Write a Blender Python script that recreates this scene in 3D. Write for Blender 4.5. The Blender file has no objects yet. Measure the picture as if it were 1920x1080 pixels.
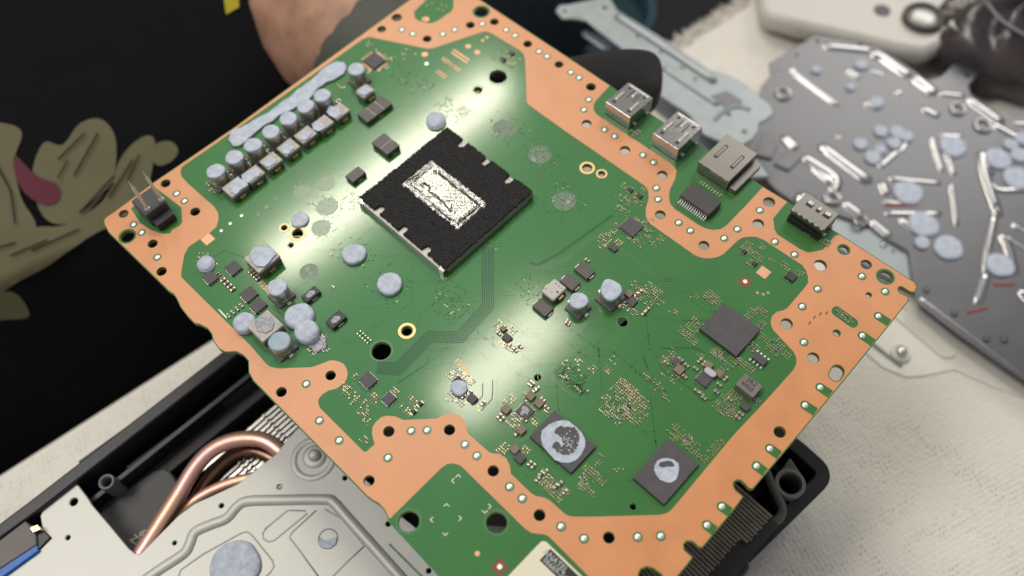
import bpy, math, random
from mathutils import Vector, Matrix
from mathutils.geometry import delaunay_2d_cdt
from mathutils.bvhtree import BVHTree
random.seed(7)
S = bpy.context.scene
S.unit_settings.system = 'METRIC'
S.unit_settings.scale_length = 0.01            # one Blender unit is one centimetre
COL = S.collection

# ------------------------------------------------------------------ camera, light
FPX = 1577.3
EX = Vector((0.7216576, 0.6915302, -0.0315638))    # camera right
EY = Vector((0.5895801, -0.6378814, -0.4954822))   # camera down
EZ = Vector((-0.3627749, 0.3389591, -0.8680444))   # camera forward
CAM = Vector((0, 0, 32.5))
ZB = 10.0                                          # upper face of the circuit board above the table
cd = bpy.data.cameras.new('camera')
cam = bpy.data.objects.new('camera', cd)
COL.objects.link(cam)
M = Matrix((EX, -EY, -EZ)).transposed().to_4x4()
M.translation = CAM
cam.matrix_world = M
cd.sensor_width = 36
cd.lens = FPX / 1920 * 36
cd.clip_start = 0.5
cd.clip_end = 2000
cd.dof.use_dof = True
cd.dof.focus_distance = 25.2
cd.dof.aperture_fstop = 0.064
S.camera = cam
S.view_settings.view_transform = 'Standard'
S.view_settings.look = 'None'
S.view_settings.exposure = 0.0
S.view_settings.gamma = 1
S.cycles.max_bounces = 8
S.cycles.sample_clamp_indirect = 4

w = bpy.data.worlds.new('World')
S.world = w
w.use_nodes = True
w.node_tree.nodes['Background'].inputs[0].default_value = (0.96, 0.97, 1.0, 1)
w.node_tree.nodes['Background'].inputs[1].default_value = 0.25


def area(name, loc, target, sx, sy, power, color):
    l = bpy.data.lights.new(name, 'AREA')
    l.shape = 'RECTANGLE'
    l.size = sx
    l.size_y = sy
    l.energy = power
    l.color = color
    o = bpy.data.objects.new(name, l)
    COL.objects.link(o)
    o.location = loc
    d = Vector(target) - Vector(loc)
    o.rotation_euler = d.to_track_quat('-Z', 'Y').to_euler()
    return o


def tube_lamp(name, x, y0, y1, z, width, power, color):
    l = bpy.data.lights.new(name, 'AREA')
    l.shape = 'RECTANGLE'
    l.size = width
    l.size_y = y1 - y0
    l.energy = power
    l.color = color
    o = bpy.data.objects.new(name, l)
    COL.objects.link(o)
    o.location = (x, (y0 + y1) / 2, z)
    return o


# two fluorescent fittings on the ceiling, seen as streaks in the varnish of the board
tube_lamp('tube_lamp', -120, 32, 114, 161, 10, 112000, (1.0, 0.93, 0.76))
tube_lamp('tube_lamp', -61, 36, 70, 161, 12, 34000, (1.0, 0.93, 0.76))
area('added_soft_light', (-60, 260, 190), (-8, 8, 8), 130, 110, 240000, (1.0, 0.96, 0.9))  # added soft key standing in for ceiling bounce, no panel known
area('added_soft_light', (-78, -48, 165), (-10, 0, 8), 80, 50, 130000, (1.0, 0.95, 0.90))  # added soft fill, brightens the lower left copper and shield


def at(px, py, z=ZB):
    """point of the place at height z seen at this point of the photograph"""
    d = EZ + EX * ((px - 960) / FPX) + EY * ((py - 540) / FPX)
    t = (z - CAM.z) / d.z
    return CAM + d * t


def ray(px, py):
    return (EZ + EX * ((px - 960) / FPX) + EY * ((py - 540) / FPX)).normalized()


def P2(pts, z=ZB):
    return [(at(x, y, z).x, at(x, y, z).y) for x, y in pts]


# ------------------------------------------------------------------ materials
MATS = {}


def mat(name, color, rough=0.5, metal=0.0, coat=0.0, coat_rough=0.1, bump=0.0, bscale=10, var=0.0, vscale=3,
        color2=None, spec=0.5, detail=4, sheen=0, trans=0, wave=None, alpha=1, voronoi=False):
    m = bpy.data.materials.new(name)
    m.use_nodes = True
    n = m.node_tree.nodes
    l = m.node_tree.links
    b = n['Principled BSDF']
    b.inputs['Base Color'].default_value = (*color, 1)
    b.inputs['Roughness'].default_value = rough
    b.inputs['Metallic'].default_value = metal
    b.inputs['Specular IOR Level'].default_value = spec
    b.inputs['Coat Weight'].default_value = coat
    b.inputs['Coat Roughness'].default_value = coat_rough
    b.inputs['Sheen Weight'].default_value = sheen
    b.inputs['Alpha'].default_value = alpha
    tc = n.new('ShaderNodeTexCoord')
    if var or color2:
        no = n.new('ShaderNodeTexNoise')
        no.inputs['Scale'].default_value = vscale
        no.inputs['Detail'].default_value = 5
        l.new(tc.outputs['Object'], no.inputs['Vector'])
        r = n.new('ShaderNodeValToRGB')
        r.color_ramp.elements[0].position = 0.35
        r.color_ramp.elements[1].position = 0.65
        c2 = color2 or tuple(min(1, c * (1 + var)) for c in color)
        c1 = color if color2 else tuple(c * (1 - var) for c in color)
        r.color_ramp.elements[0].color = (*c1, 1)
        r.color_ramp.elements[1].color = (*c2, 1)
        l.new(no.outputs['Fac'], r.inputs['Fac'])
        l.new(r.outputs['Color'], b.inputs['Base Color'])
        mr = n.new('ShaderNodeMapRange')
        mr.inputs['To Min'].default_value = max(0.02, rough * (0.6 if name == 'copper_under_varnish' else 0.85))
        mr.inputs['To Max'].default_value = min(1, rough * (1.4 if name == 'copper_under_varnish' else 1.15))
        l.new(no.outputs['Fac'], mr.inputs['Value'])
        l.new(mr.outputs['Result'], b.inputs['Roughness'])
    if bump:
        if voronoi:
            nb = n.new('ShaderNodeTexVoronoi')
            out = nb.outputs['Distance']
        elif wave:
            nb = n.new('ShaderNodeTexWave')
            nb.bands_direction = wave
            out = nb.outputs['Fac']
        else:
            nb = n.new('ShaderNodeTexNoise')
            nb.inputs['Detail'].default_value = detail
            out = nb.outputs['Fac']
        nb.inputs['Scale'].default_value = bscale
        l.new(tc.outputs['Object'], nb.inputs['Vector'])
        bp = n.new('ShaderNodeBump')
        bp.inputs['Strength'].default_value = 1
        bp.inputs['Distance'].default_value = bump
        l.new(out, bp.inputs['Height'])
        l.new(bp.outputs['Normal'], b.inputs['Normal'])
        if coat:
            pass
    MATS[name] = m
    return m


GREEN = mat('green_solder_mask', (0.043, 0.155, 0.020), 0.44, coat=0.9, coat_rough=0.12, bump=0.0010, bscale=9, var=0.07, vscale=0.5, spec=0.5)
GREEN.node_tree.nodes['Principled BSDF'].inputs['Specular Tint'].default_value = (0.42, 1.0, 0.92, 1)
EDGE = mat('board_edge', (0.20, 0.16, 0.045), 0.6, bump=0.004, bscale=40, var=0.2, vscale=8)
COPPER = mat('copper_under_varnish', (0.68, 0.270, 0.095), 0.42, coat=1.0, coat_rough=0.36, bump=0.0010, bscale=20, var=0.05, vscale=0.8)
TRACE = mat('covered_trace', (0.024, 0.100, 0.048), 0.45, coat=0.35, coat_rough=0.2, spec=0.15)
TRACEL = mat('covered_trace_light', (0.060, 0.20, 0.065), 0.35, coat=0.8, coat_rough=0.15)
SOLDER = mat('solder', (0.82, 0.84, 0.80), 0.38, 0.8, bump=0.003, bscale=30)
GOLD = mat('gilt_pad', (0.70, 0.52, 0.26), 0.3, 1.0)
GILT = mat('gilt_ring', (0.75, 0.50, 0.24), 0.4, 0.6)
BARE = mat('bare_copper_print', (0.78, 0.42, 0.25), 0.4, 0.3)
SILVER = mat('tinned_terminal', (0.72, 0.68, 0.60), 0.3, 0.9)
CERAM = mat('tan_ceramic', (0.22, 0.165, 0.12), 0.5, var=0.15, vscale=4)
CERAML = mat('light_ceramic', (0.42, 0.32, 0.22), 0.5)
DARKC = mat('dark_resin', (0.035, 0.033, 0.034), 0.5, bump=0.003, bscale=60, var=0.2, vscale=6)
CHIP = mat('chip_resin', (0.075, 0.070, 0.078), 0.55, bump=0.003, bscale=80, var=0.12, vscale=5)
CHIPD = mat('transformer_resin', (0.050, 0.048, 0.050), 0.5, bump=0.004, bscale=60)
BLOCK = mat('polymer_block', (0.085, 0.078, 0.076), 0.42, bump=0.003, bscale=50, var=0.15, vscale=6)
INDUCT = mat('grey_inductor', (0.46, 0.43, 0.40), 0.45, bump=0.005, bscale=40, var=0.14, vscale=5)
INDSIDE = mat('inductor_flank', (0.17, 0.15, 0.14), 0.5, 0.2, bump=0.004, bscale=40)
CAN = mat('capacitor_can', (0.52, 0.48, 0.45), 0.36, 0.75, bump=0.002, bscale=30)
CANB = mat('capacitor_base', (0.12, 0.11, 0.11), 0.5)
PUTTY = mat('thermal_putty', (0.50, 0.55, 0.66), 0.50, bump=0.030, bscale=8, var=0.14, vscale=5, detail=6, spec=0.4)
PUTTYD = mat('dry_thermal_putty', (0.38, 0.39, 0.43), 0.65, bump=0.03, bscale=22, var=0.25, vscale=12, detail=8)
STAIN = mat('putty_residue', (0.10, 0.22, 0.12), 0.28, coat=0.5, coat_rough=0.2, var=0.15, vscale=8, alpha=0.8)
STAINL = mat('pale_putty_residue', (0.26, 0.36, 0.27), 0.35, var=0.3, vscale=12, alpha=0.45)
FOAM = mat('black_foam', (0.022, 0.022, 0.023), 0.85, bump=0.05, bscale=26, detail=8, var=0.35, vscale=20)
PACK = mat('chip_carrier', (0.40, 0.39, 0.36), 0.4, 0.3, var=0.08, vscale=4)
LIQUID = mat('liquid_metal', (0.50, 0.495, 0.46), 0.17, 1.0, bump=0.03, bscale=11, detail=6)
LIQD = mat('dark_liquid_metal', (0.10, 0.10, 0.095), 0.5, 0.6, bump=0.02, bscale=20)
NICKEL = mat('nickel_shell', (0.50, 0.49, 0.465), 0.18, 1.0, bump=0.0025, bscale=9)
NICKELD = mat('satin_nickel_shell', (0.27, 0.25, 0.225), 0.30, 0.9, bump=0.001, bscale=9)
BLACKP = mat('black_plastic', (0.011, 0.011, 0.013), 0.38, bump=0.002, bscale=40)
BLACKM = mat('matt_black_plastic', (0.028, 0.028, 0.030), 0.6, bump=0.004, bscale=30, var=0.12, vscale=3)
GREYP = mat('dark_grey_plastic', (0.06, 0.06, 0.062), 0.55, bump=0.004, bscale=30)
PIN = mat('bright_pin', (0.80, 0.77, 0.75), 0.3, 0.35)
CARD = mat('cream_label', (0.80, 0.76, 0.58), 0.5, bump=0.002, bscale=20)
CARDB = mat('black_print', (0.02, 0.019, 0.018), 0.55)
INK = mat('pale_print', (0.50, 0.50, 0.49), 0.6)
INKD = mat('dark_print', (0.035, 0.032, 0.034), 0.7)
INKR = mat('faded_red_print', (0.45, 0.22, 0.20), 0.7)
SHIELD = mat('satin_shield', (0.56, 0.56, 0.52), 0.50, 0.35, bump=0.002, bscale=12, var=0.05, vscale=1)
SHIELDD = mat('shaded_line', (0.38, 0.38, 0.36), 0.5, 0.4)  # shield metal darkened, the shade of engraved lines put into the colour
STEEL = mat('dark_steel_plate', (0.155, 0.155, 0.165), 0.38, 0.8, bump=0.004, bscale=2, var=0.06, vscale=0.4)
STEELL = mat('bright_steel_rib', (0.62, 0.615, 0.60), 0.24, 0.9, bump=0.004, bscale=4)
RIB = mat('lit_steel_rib', (0.42, 0.42, 0.425), 0.20, 0.9, bump=0.004, bscale=3)  # plate steel made paler, lamp highlights on the ribs put into the colour
BRACK = mat('blue_grey_bracket', (0.33, 0.365, 0.38), 0.40, 0.5, bump=0.004, bscale=6, var=0.06, vscale=1.5)
IVORY = mat('pale_plate', (0.76, 0.74, 0.67), 0.45, 0.1, bump=0.003, bscale=3, var=0.03, vscale=1)
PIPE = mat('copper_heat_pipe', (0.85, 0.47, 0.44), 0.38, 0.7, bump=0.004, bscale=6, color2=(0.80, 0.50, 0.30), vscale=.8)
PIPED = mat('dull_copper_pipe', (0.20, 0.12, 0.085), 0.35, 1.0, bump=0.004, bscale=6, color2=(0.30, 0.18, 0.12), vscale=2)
FIN = mat('aluminium_fin', (0.62, 0.60, 0.55), 0.3, 1.0)
FINB = mat('bronze_fin', (0.27, 0.215, 0.175), 0.5, 0.1, bump=0.01, bscale=10, var=0.2, vscale=3)
BLUE = mat('blue_plastic', (0.01, 0.13, 0.50), 0.4)
SHIRT = mat('black_cotton', (0.0065, 0.0065, 0.0085), 0.95, bump=0.02, bscale=18, var=0.15, vscale=1.2, spec=0.15, sheen=0.04)
PRINT1 = mat('khaki_print', (0.165, 0.150, 0.078), 0.75, bump=0.01, bscale=18, var=0.05, vscale=1)
PRINT2 = mat('maroon_print', (0.135, 0.022, 0.04), 0.75)
PRINT3 = mat('yellow_print', (0.48, 0.40, 0.02), 0.75)
PRINT4 = mat('grey_print', (0.22, 0.22, 0.25), 0.75)
SKIN = mat('skin', (0.42, 0.235, 0.155), 0.5, bump=0.02, bscale=7, var=0.22, vscale=.8, detail=8, spec=0.35)
GLOVE = mat('black_glove', (0.018, 0.018, 0.018), 0.62, bump=0.02, bscale=11, wave='X')
CUFF = mat('grey_cuff', (0.075, 0.08, 0.065), 0.7, bump=0.01, bscale=14)
JEANS = mat('slate_blue_cloth', (0.035, 0.05, 0.07), 0.9, bump=0.02, bscale=20, var=0.2, vscale=1)
TEAL = mat('teal_plastic', (0.012, 0.10, 0.11), 0.5, color2=(0.015, 0.06, 0.13), vscale=0.25)
WHITEP = mat('off_white_plastic', (0.60, 0.57, 0.53), 0.4, bump=0.003, bscale=5, var=0.03, vscale=1)
LENS = mat('frosted_lens', (0.40, 0.40, 0.36), 0.15, coat=1, bump=0.01, bscale=5, var=0.2, vscale=2)
BAG = mat('dark_translucent_plastic', (0.028, 0.027, 0.034), 0.3, coat=0.4, coat_rough=0.2, bump=0.05, bscale=1.2, color2=(0.075, 0.055, 0.055), vscale=0.5)
FLOOR = mat('dark_floor', (0.006, 0.006, 0.010), 0.8, var=0.2, vscale=0.1)
RED = mat('red_mark', (0.30, 0.06, 0.05), 0.5)


def cloth_material():
    m = mat('woven_white_cloth', (0.60, 0.585, 0.53), 0.95, sheen=0.2, spec=0.2)
    n = m.node_tree.nodes
    l = m.node_tree.links
    b = n['Principled BSDF']
    tc = n.new('ShaderNodeTexCoord')
    mp = n.new('ShaderNodeMapping')
    mp.inputs['Rotation'].default_value = (0, 0, math.radians(20))
    l.new(tc.outputs['Object'], mp.inputs['Vector'])
    no = n.new('ShaderNodeTexNoise')
    no.inputs['Scale'].default_value = 0.8
    no.inputs['Detail'].default_value = 3
    l.new(mp.outputs[0], no.inputs['Vector'])
    mix = n.new('ShaderNodeMixRGB')
    mix.blend_type = 'LINEAR_LIGHT'
    mix.inputs[0].default_value = 0.06
    l.new(mp.outputs[0], mix.inputs[1])
    l.new(no.outputs['Color'], mix.inputs[2])
    vo = n.new('ShaderNodeTexVoronoi')
    vo.inputs['Scale'].default_value = 5.2
    vo.inputs['Randomness'].default_value = 0.35
    l.new(mix.outputs[0], vo.inputs['Vector'])
    r = n.new('ShaderNodeValToRGB')
    r.color_ramp.elements[0].position = 0.08
    r.color_ramp.elements[1].position = 0.26
    l.new(vo.outputs['Distance'], r.inputs['Fac'])
    n2 = n.new('ShaderNodeTexNoise')
    n2.inputs['Scale'].default_value = 1.6
    n2.inputs['Detail'].default_value = 4
    l.new(tc.outputs['Object'], n2.inputs['Vector'])
    r2 = n.new('ShaderNodeValToRGB')
    r2.color_ramp.elements[0].position = 0.42
    r2.color_ramp.elements[1].position = 0.62
    l.new(n2.outputs['Fac'], r2.inputs['Fac'])
    ml = n.new('ShaderNodeMath')          # where the weave is open
    ml.operation = 'MAXIMUM'
    inv = n.new('ShaderNodeMath')
    inv.operation = 'SUBTRACT'
    inv.inputs[0].default_value = 1
    l.new(r2.outputs['Color'], inv.inputs[1])
    l.new(r.outputs['Color'], ml.inputs[0])
    l.new(inv.outputs[0], ml.inputs[1])
    c = n.new('ShaderNodeMixRGB')
    c.inputs[1].default_value = (0.30, 0.28, 0.25, 1)
    l.new(ml.outputs[0], c.inputs[0])
    n3 = n.new('ShaderNodeTexNoise')
    n3.inputs['Scale'].default_value = 0.22
    l.new(tc.outputs['Object'], n3.inputs['Vector'])
    c3 = n.new('ShaderNodeMixRGB')
    c3.inputs[1].default_value = (0.77, 0.71, 0.645, 1)
    c3.inputs[2].default_value = (0.83, 0.82, 0.75, 1)
    l.new(n3.outputs['Fac'], c3.inputs[0])
    l.new(c3.outputs[0], c.inputs[2])
    l.new(c.outputs[0], b.inputs['Base Color'])
    fn = n.new('ShaderNodeTexNoise')
    fn.inputs['Scale'].default_value = 14
    fn.inputs['Detail'].default_value = 6
    l.new(tc.outputs['Object'], fn.inputs['Vector'])
    ad = n.new('ShaderNodeMath')
    ad.operation = 'ADD'
    l.new(vo.outputs['Distance'], ad.inputs[0])
    l.new(fn.outputs['Fac'], ad.inputs[1])
    bp = n.new('ShaderNodeBump')
    bp.inputs['Distance'].default_value = 0.05
    l.new(ad.outputs[0], bp.inputs['Height'])
    l.new(bp.outputs[0], b.inputs['Normal'])
    return m


CLOTH = cloth_material()

# ------------------------------------------------------------------ mesh helpers
WLOC = {}


def place(o, parent, loc, rz=0.0):
    COL.objects.link(o)
    loc = Vector(loc)
    WLOC[o] = loc
    if parent is not None:
        o.parent = parent
        o.location = loc - WLOC[parent]
    else:
        o.location = loc
    if rz:
        o.rotation_euler = (0, 0, rz)
    return o


def empty(name, loc, label=None, cat=None, group=None, parent=None):
    o = bpy.data.objects.new(name, None)
    place(o, parent, loc)
    tag(o, label, cat, group)
    return o


def tag(o, label=None, cat=None, group=None, kind=None):
    if label:
        o['label'] = label
    if cat:
        o['category'] = cat
    if group:
        o['group'] = group
    if kind:
        o['kind'] = kind
    return o


class MB:
    def __init__(s):
        s.v, s.f, s.m, s.sm = [], [], [], []
        s.mats = []

    def mi(s, m):
        if m not in s.mats:
            s.mats.append(m)
        return s.mats.index(m)

    def add(s, verts, faces, m, smooth=False):
        b = len(s.v)
        s.v += [tuple(v) for v in verts]
        k = s.mi(m)
        for f in faces:
            s.f.append([b + i for i in f])
            s.m.append(k)
            s.sm.append(smooth)

    def rings(s, rings, m, cap0=True, cap1=True, smooth=False, closed=True, capm=None):
        n = len(rings[0])
        v = [p for r in rings for p in r]
        f = []
        for i in range(len(rings) - 1):
            for j in range(n if closed else n - 1):
                k = (j + 1) % n
                f.append([i * n + j, i * n + k, (i + 1) * n + k, (i + 1) * n + j])
        s.add(v, f, m, smooth)
        if cap0:
            s.add(rings[0], [list(range(n))[::-1]], capm or m)
        if cap1:
            s.add(rings[-1], [list(range(n))], capm or m)

    def box(s, x0, y0, z0, x1, y1, z1, m, b=0.0, top=None):
        def rect(i, z):
            return [(x0 + i, y0 + i, z), (x1 - i, y0 + i, z), (x1 - i, y1 - i, z), (x0 + i, y1 - i, z)]
        if b:
            def oct_(i, z, c):
                return [(x0 + i + c, y0 + i, z), (x1 - i - c, y0 + i, z), (x1 - i, y0 + i + c, z), (x1 - i, y1 - i - c, z),
                        (x1 - i - c, y1 - i, z), (x0 + i + c, y1 - i, z), (x0 + i, y1 - i - c, z), (x0 + i, y0 + i + c, z)]
            s.rings([oct_(0, z0, b), oct_(0, z1 - b, b), oct_(b * .35, z1 - b * .3, b), oct_(b, z1, b)], m, capm=top)
        else:
            s.rings([rect(0, z0), rect(0, z1)], m, capm=top)

    def cyl(s, x, y, z0, z1, r, m, n=20, r1=None, smooth=True, cap=True):
        r1 = r if r1 is None else r1
        s.rings([[(x + math.cos(a) * q, y + math.sin(a) * q, z) for a in [2 * math.pi * i / n for i in range(n)]]
                 for q, z in ((r, z0), (r1, z1))], m, cap, cap, smooth)

    def lathe(s, prof, m, n=32, x=0, y=0, smooth=True, cap0=True, cap1=True, wob=None):
        cap0 = cap0 and cap1
        R = []
        for r, z in prof:
            R.append([(x + math.cos(a) * r * (wob(a) if wob else 1), y + math.sin(a) * r * (wob(a) if wob else 1), z)
                      for a in [2 * math.pi * i / n for i in range(n)]])
        s.rings(R, m, cap0, cap1, smooth)

    def tube(s, pts, r, m, n=10, flat=1.0, rr=None):
        pts = [Vector(p) for p in pts]
        R = []
        for i, p in enumerate(pts):
            d = (pts[min(i + 1, len(pts) - 1)] - pts[max(i - 1, 0)]).normalized()
            side = d.cross(Vector((0, 0, 1)))
            side = side.normalized() if side.length > 1e-4 else Vector((1, 0, 0))
            up = side.cross(d).normalized()
            q = rr[i] if rr else r
            R.append([tuple(p + side * math.cos(a) * q + up * math.sin(a) * q * flat)
                      for a in [2 * math.pi * j / n for j in range(n)]])
        s.rings(R, m, smooth=True)

    def mesh(s, name):
        me = bpy.data.meshes.new(name)
        me.from_pydata(s.v, [], s.f)
        for m in s.mats:
            me.materials.append(m)
        me.polygons.foreach_set('material_index', s.m)
        me.polygons.foreach_set('use_smooth', s.sm)
        me.update()
        return me

    def obj(s, name, parent=None, loc=(0, 0, 0)):
        return place(bpy.data.objects.new(name, s.mesh(name)), parent, loc)


def centroid(p):
    return (sum(a[0] for a in p) / len(p), sum(a[1] for a in p) / len(p))


def area2(p):
    return sum(p[i][0] * p[(i + 1) % len(p)][1] - p[(i + 1) % len(p)][0] * p[i][1] for i in range(len(p)))


def grow(p, d):
    if area2(p) < 0:
        p = p[::-1]
    n = len(p)
    o = []
    for i in range(n):
        a, b, c = Vector(p[i - 1]), Vector(p[i]), Vector(p[(i + 1) % n])
        e1 = (b - a).normalized()
        e2 = (c - b).normalized()
        nn = Vector((e1.y + e2.y, -e1.x - e2.x))
        nn = nn.normalized() if nn.length > 1e-6 else Vector((e1.y, -e1.x))
        o.append(tuple(b + nn * d))
    return o


def jitter(p, step, amp, seed=0):
    rnd = random.Random(seed)
    ph = [rnd.uniform(0, 6.28) for _ in range(6)]
    o = []
    n = len(p)
    t = 0
    for i in range(n):
        a, b = Vector(p[i]), Vector(p[(i + 1) % n])
        L = (b - a).length
        k = max(1, int(L / step))
        nn = Vector(((b - a).y, -(b - a).x)).normalized()
        for j in range(k):
            t += L / k
            q = a + (b - a) * (j / k)
            q = q + nn * (amp * (math.sin(t * 9 / step / 9 + ph[0]) * .5 + rnd.uniform(-.7, .7)))
            o.append(tuple(q))
    return o


def circle(c, r, n=24, a0=0):
    return [(c[0] + math.cos(a0 + 2 * math.pi * i / n) * r, c[1] + math.sin(a0 + 2 * math.pi * i / n) * r) for i in range(n)]


def stadium(a, b, r, n=8):
    a, b = Vector(a), Vector(b)
    d = (b - a).normalized()
    t = math.atan2(d.y, d.x)
    return [tuple(b + Vector((math.cos(t - math.pi / 2 + math.pi * i / n), math.sin(t - math.pi / 2 + math.pi * i / n))) * r) for i in range(n + 1)] + \
           [tuple(a + Vector((math.cos(t + math.pi / 2 + math.pi * i / n), math.sin(t + math.pi / 2 + math.pi * i / n))) * r) for i in range(n + 1)]


def solid(name, outer, holes, z0, z1, mats, parent=None, bevel=0.0, origin=None, side=None):
    """sheet or slab with holes through it: outline in world xy; origin at its centre"""
    c = origin or centroid(outer)
    cu = bpy.data.curves.new(name, 'CURVE')
    cu.dimensions = '2D'
    cu.fill_mode = 'BOTH'
    cu.extrude = (z1 - z0) / 2 - bevel
    cu.bevel_depth = bevel
    cu.bevel_resolution = 1
    for poly in [outer] + list(holes):
        sp = cu.splines.new('POLY')
        sp.points.add(len(poly) - 1)
        for i, (x, y) in enumerate(poly):
            sp.points[i].co = (x - c[0], y - c[1], 0, 1)
        sp.use_cyclic_u = True
        if bevel:
            pass
    o = bpy.data.objects.new(name, cu)
    COL.objects.link(o)
    bpy.context.view_layer.update()
    me = bpy.data.meshes.new_from_object(o.evaluated_get(bpy.context.evaluated_depsgraph_get()))
    bpy.data.objects.remove(o)
    bpy.data.curves.remove(cu)
    h = (z1 - z0) / 2
    for v in me.vertices:
        v.co.z += h
    me.name = name
    me.materials.clear()
    for m in (mats if isinstance(mats, (list, tuple)) else [mats]):
        me.materials.append(m)
    if side is not None:
        me.materials.append(side)
        k = len(me.materials) - 1
        for p in me.polygons:
            p.material_index = 0 if abs(p.normal.z) > 0.7 else k
    return place(bpy.data.objects.new(name, me), parent, (c[0], c[1], z0))


def text(s, px, py, size, z, m, parent, ang=0, name='lettering', sx=1.0, depth=0.002):
    cu = bpy.data.curves.new(name, 'FONT')
    cu.body = s
    cu.size = size
    cu.extrude = depth
    cu.offset = size * 0.012
    cu.align_x = 'CENTER'
    cu.align_y = 'CENTER'
    cu.resolution_u = 2
    o = bpy.data.objects.new(name, cu)
    COL.objects.link(o)
    bpy.context.view_layer.update()
    me = bpy.data.meshes.new_from_object(o.evaluated_get(bpy.context.evaluated_depsgraph_get()))
    bpy.data.objects.remove(o)
    for v in me.vertices:
        v.co.x *= sx
        v.co.z += depth
    me.materials.clear()
    me.materials.append(m)
    return place(bpy.data.objects.new(name, me), parent, at(px, py, z), ang)


def blob_mesh(r, h, seed=0, m=None, n=36, dome=0.5):
    rnd = random.Random(seed)
    ph = [rnd.uniform(0, 6.28) for _ in range(4)]
    am = [rnd.uniform(.01, .045), rnd.uniform(.01, .03), rnd.uniform(.005, .02), .008]

    def wob(a):
        return 1 + am[0] * math.sin(2 * a + ph[0]) + am[1] * math.sin(3 * a + ph[1]) + am[2] * math.sin(5 * a + ph[2]) + am[3] * math.sin(11 * a + ph[3])
    e = 0.18 * h if dome < .3 else 0.3 * h
    pr = [(r * .97, -0.01), (r * 1.0, h * .25), (r * .99, h * (1 - dome) * .8), (r * .94, h * (1 - dome * .55)), (r * .8, h * (1 - dome * .28)),
          (r * .55, h * (1 - dome * .1)), (r * .28, h * (1 - dome * .02)), (r * .06, h)]
    b = MB()
    b.lathe(pr, m or PUTTY, n, wob=wob)
    # gentle lumps on the top
    for i, v in enumerate(b.v):
        if v[2] > h * .5:
            x, y, z = v
            z += h * 0.06 * math.sin(x * 9 / r * .5 + ph[1]) * math.cos(y * 7 / r * .5 + ph[2])
            b.v[i] = (x, y, z)
    return b


def putty(px, py, r, h, z, parent, seed, m=None, dome=0.5, name='thermal_putty'):
    return blob_mesh(r, h, seed, m, dome=dome).obj(name, parent, at(px, py, z + h * .8) * 1.0 - Vector((0, 0, h * .8)))


# ------------------------------------------------------------------ the board
OUT = [(199, 408.5), (213.7, 399), (288, 343.5), (440, 240), (769, 0), (831, -45), (915.6, 11), (1060, 105.6), (1143, 161), (1217, 213),
       (1298, 265), (1430, 351), (1476, 379), (1573, 440), (1603, 459), (1645, 486), (1714, 530), (1718, 538), (1714, 547), (1706.7, 546), (1690, 536), (1683, 538),
       (1682, 545), (1687, 551), (1701, 557), (1702, 563.7), (1669.6, 604.4), (1636, 645), (1580.7, 713), (1534, 769), (1492.6, 818.7), (1410.8, 915.5), (1404.5, 914.7), (1398, 907), (1388.7, 899),
       (1380, 899), (1374, 904), (1374, 911), (1378, 920), (1392, 931.5), (1373, 957), (1316, 1025.5), (1310, 1024), (1303, 1017), (1296, 1013), (1286, 1013.3), (1280, 1021), (1282, 1032),
       (1297, 1045), (1289, 1056), (1262, 1088), (1250, 1090), (1240, 1075), (1225, 1064), (1212, 1061), (1200, 1066), (1195, 1078), (1202, 1092), (1222, 1115), (1220, 1142), (1198, 1169), (1071, 1325), (960, 1215), (888, 1146), (820, 1074), (743, 990), (732, 979),
       (729, 971), (722, 955), (712, 944), (700, 937), (690, 930), (560, 798), (483, 720), (476, 713), (468, 697.8), (467, 675.6), (456.7, 664.4), (443, 658), (423, 659), (412, 653), (402, 640),
       (398, 625.5), (390, 614.5), (376, 607.5), (365, 604.7), (354, 593.6), (340, 575.6), (333, 560), (327, 551), (316, 544), (310.6, 538), (205, 435.5), (197, 421), (196, 413)]
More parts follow.
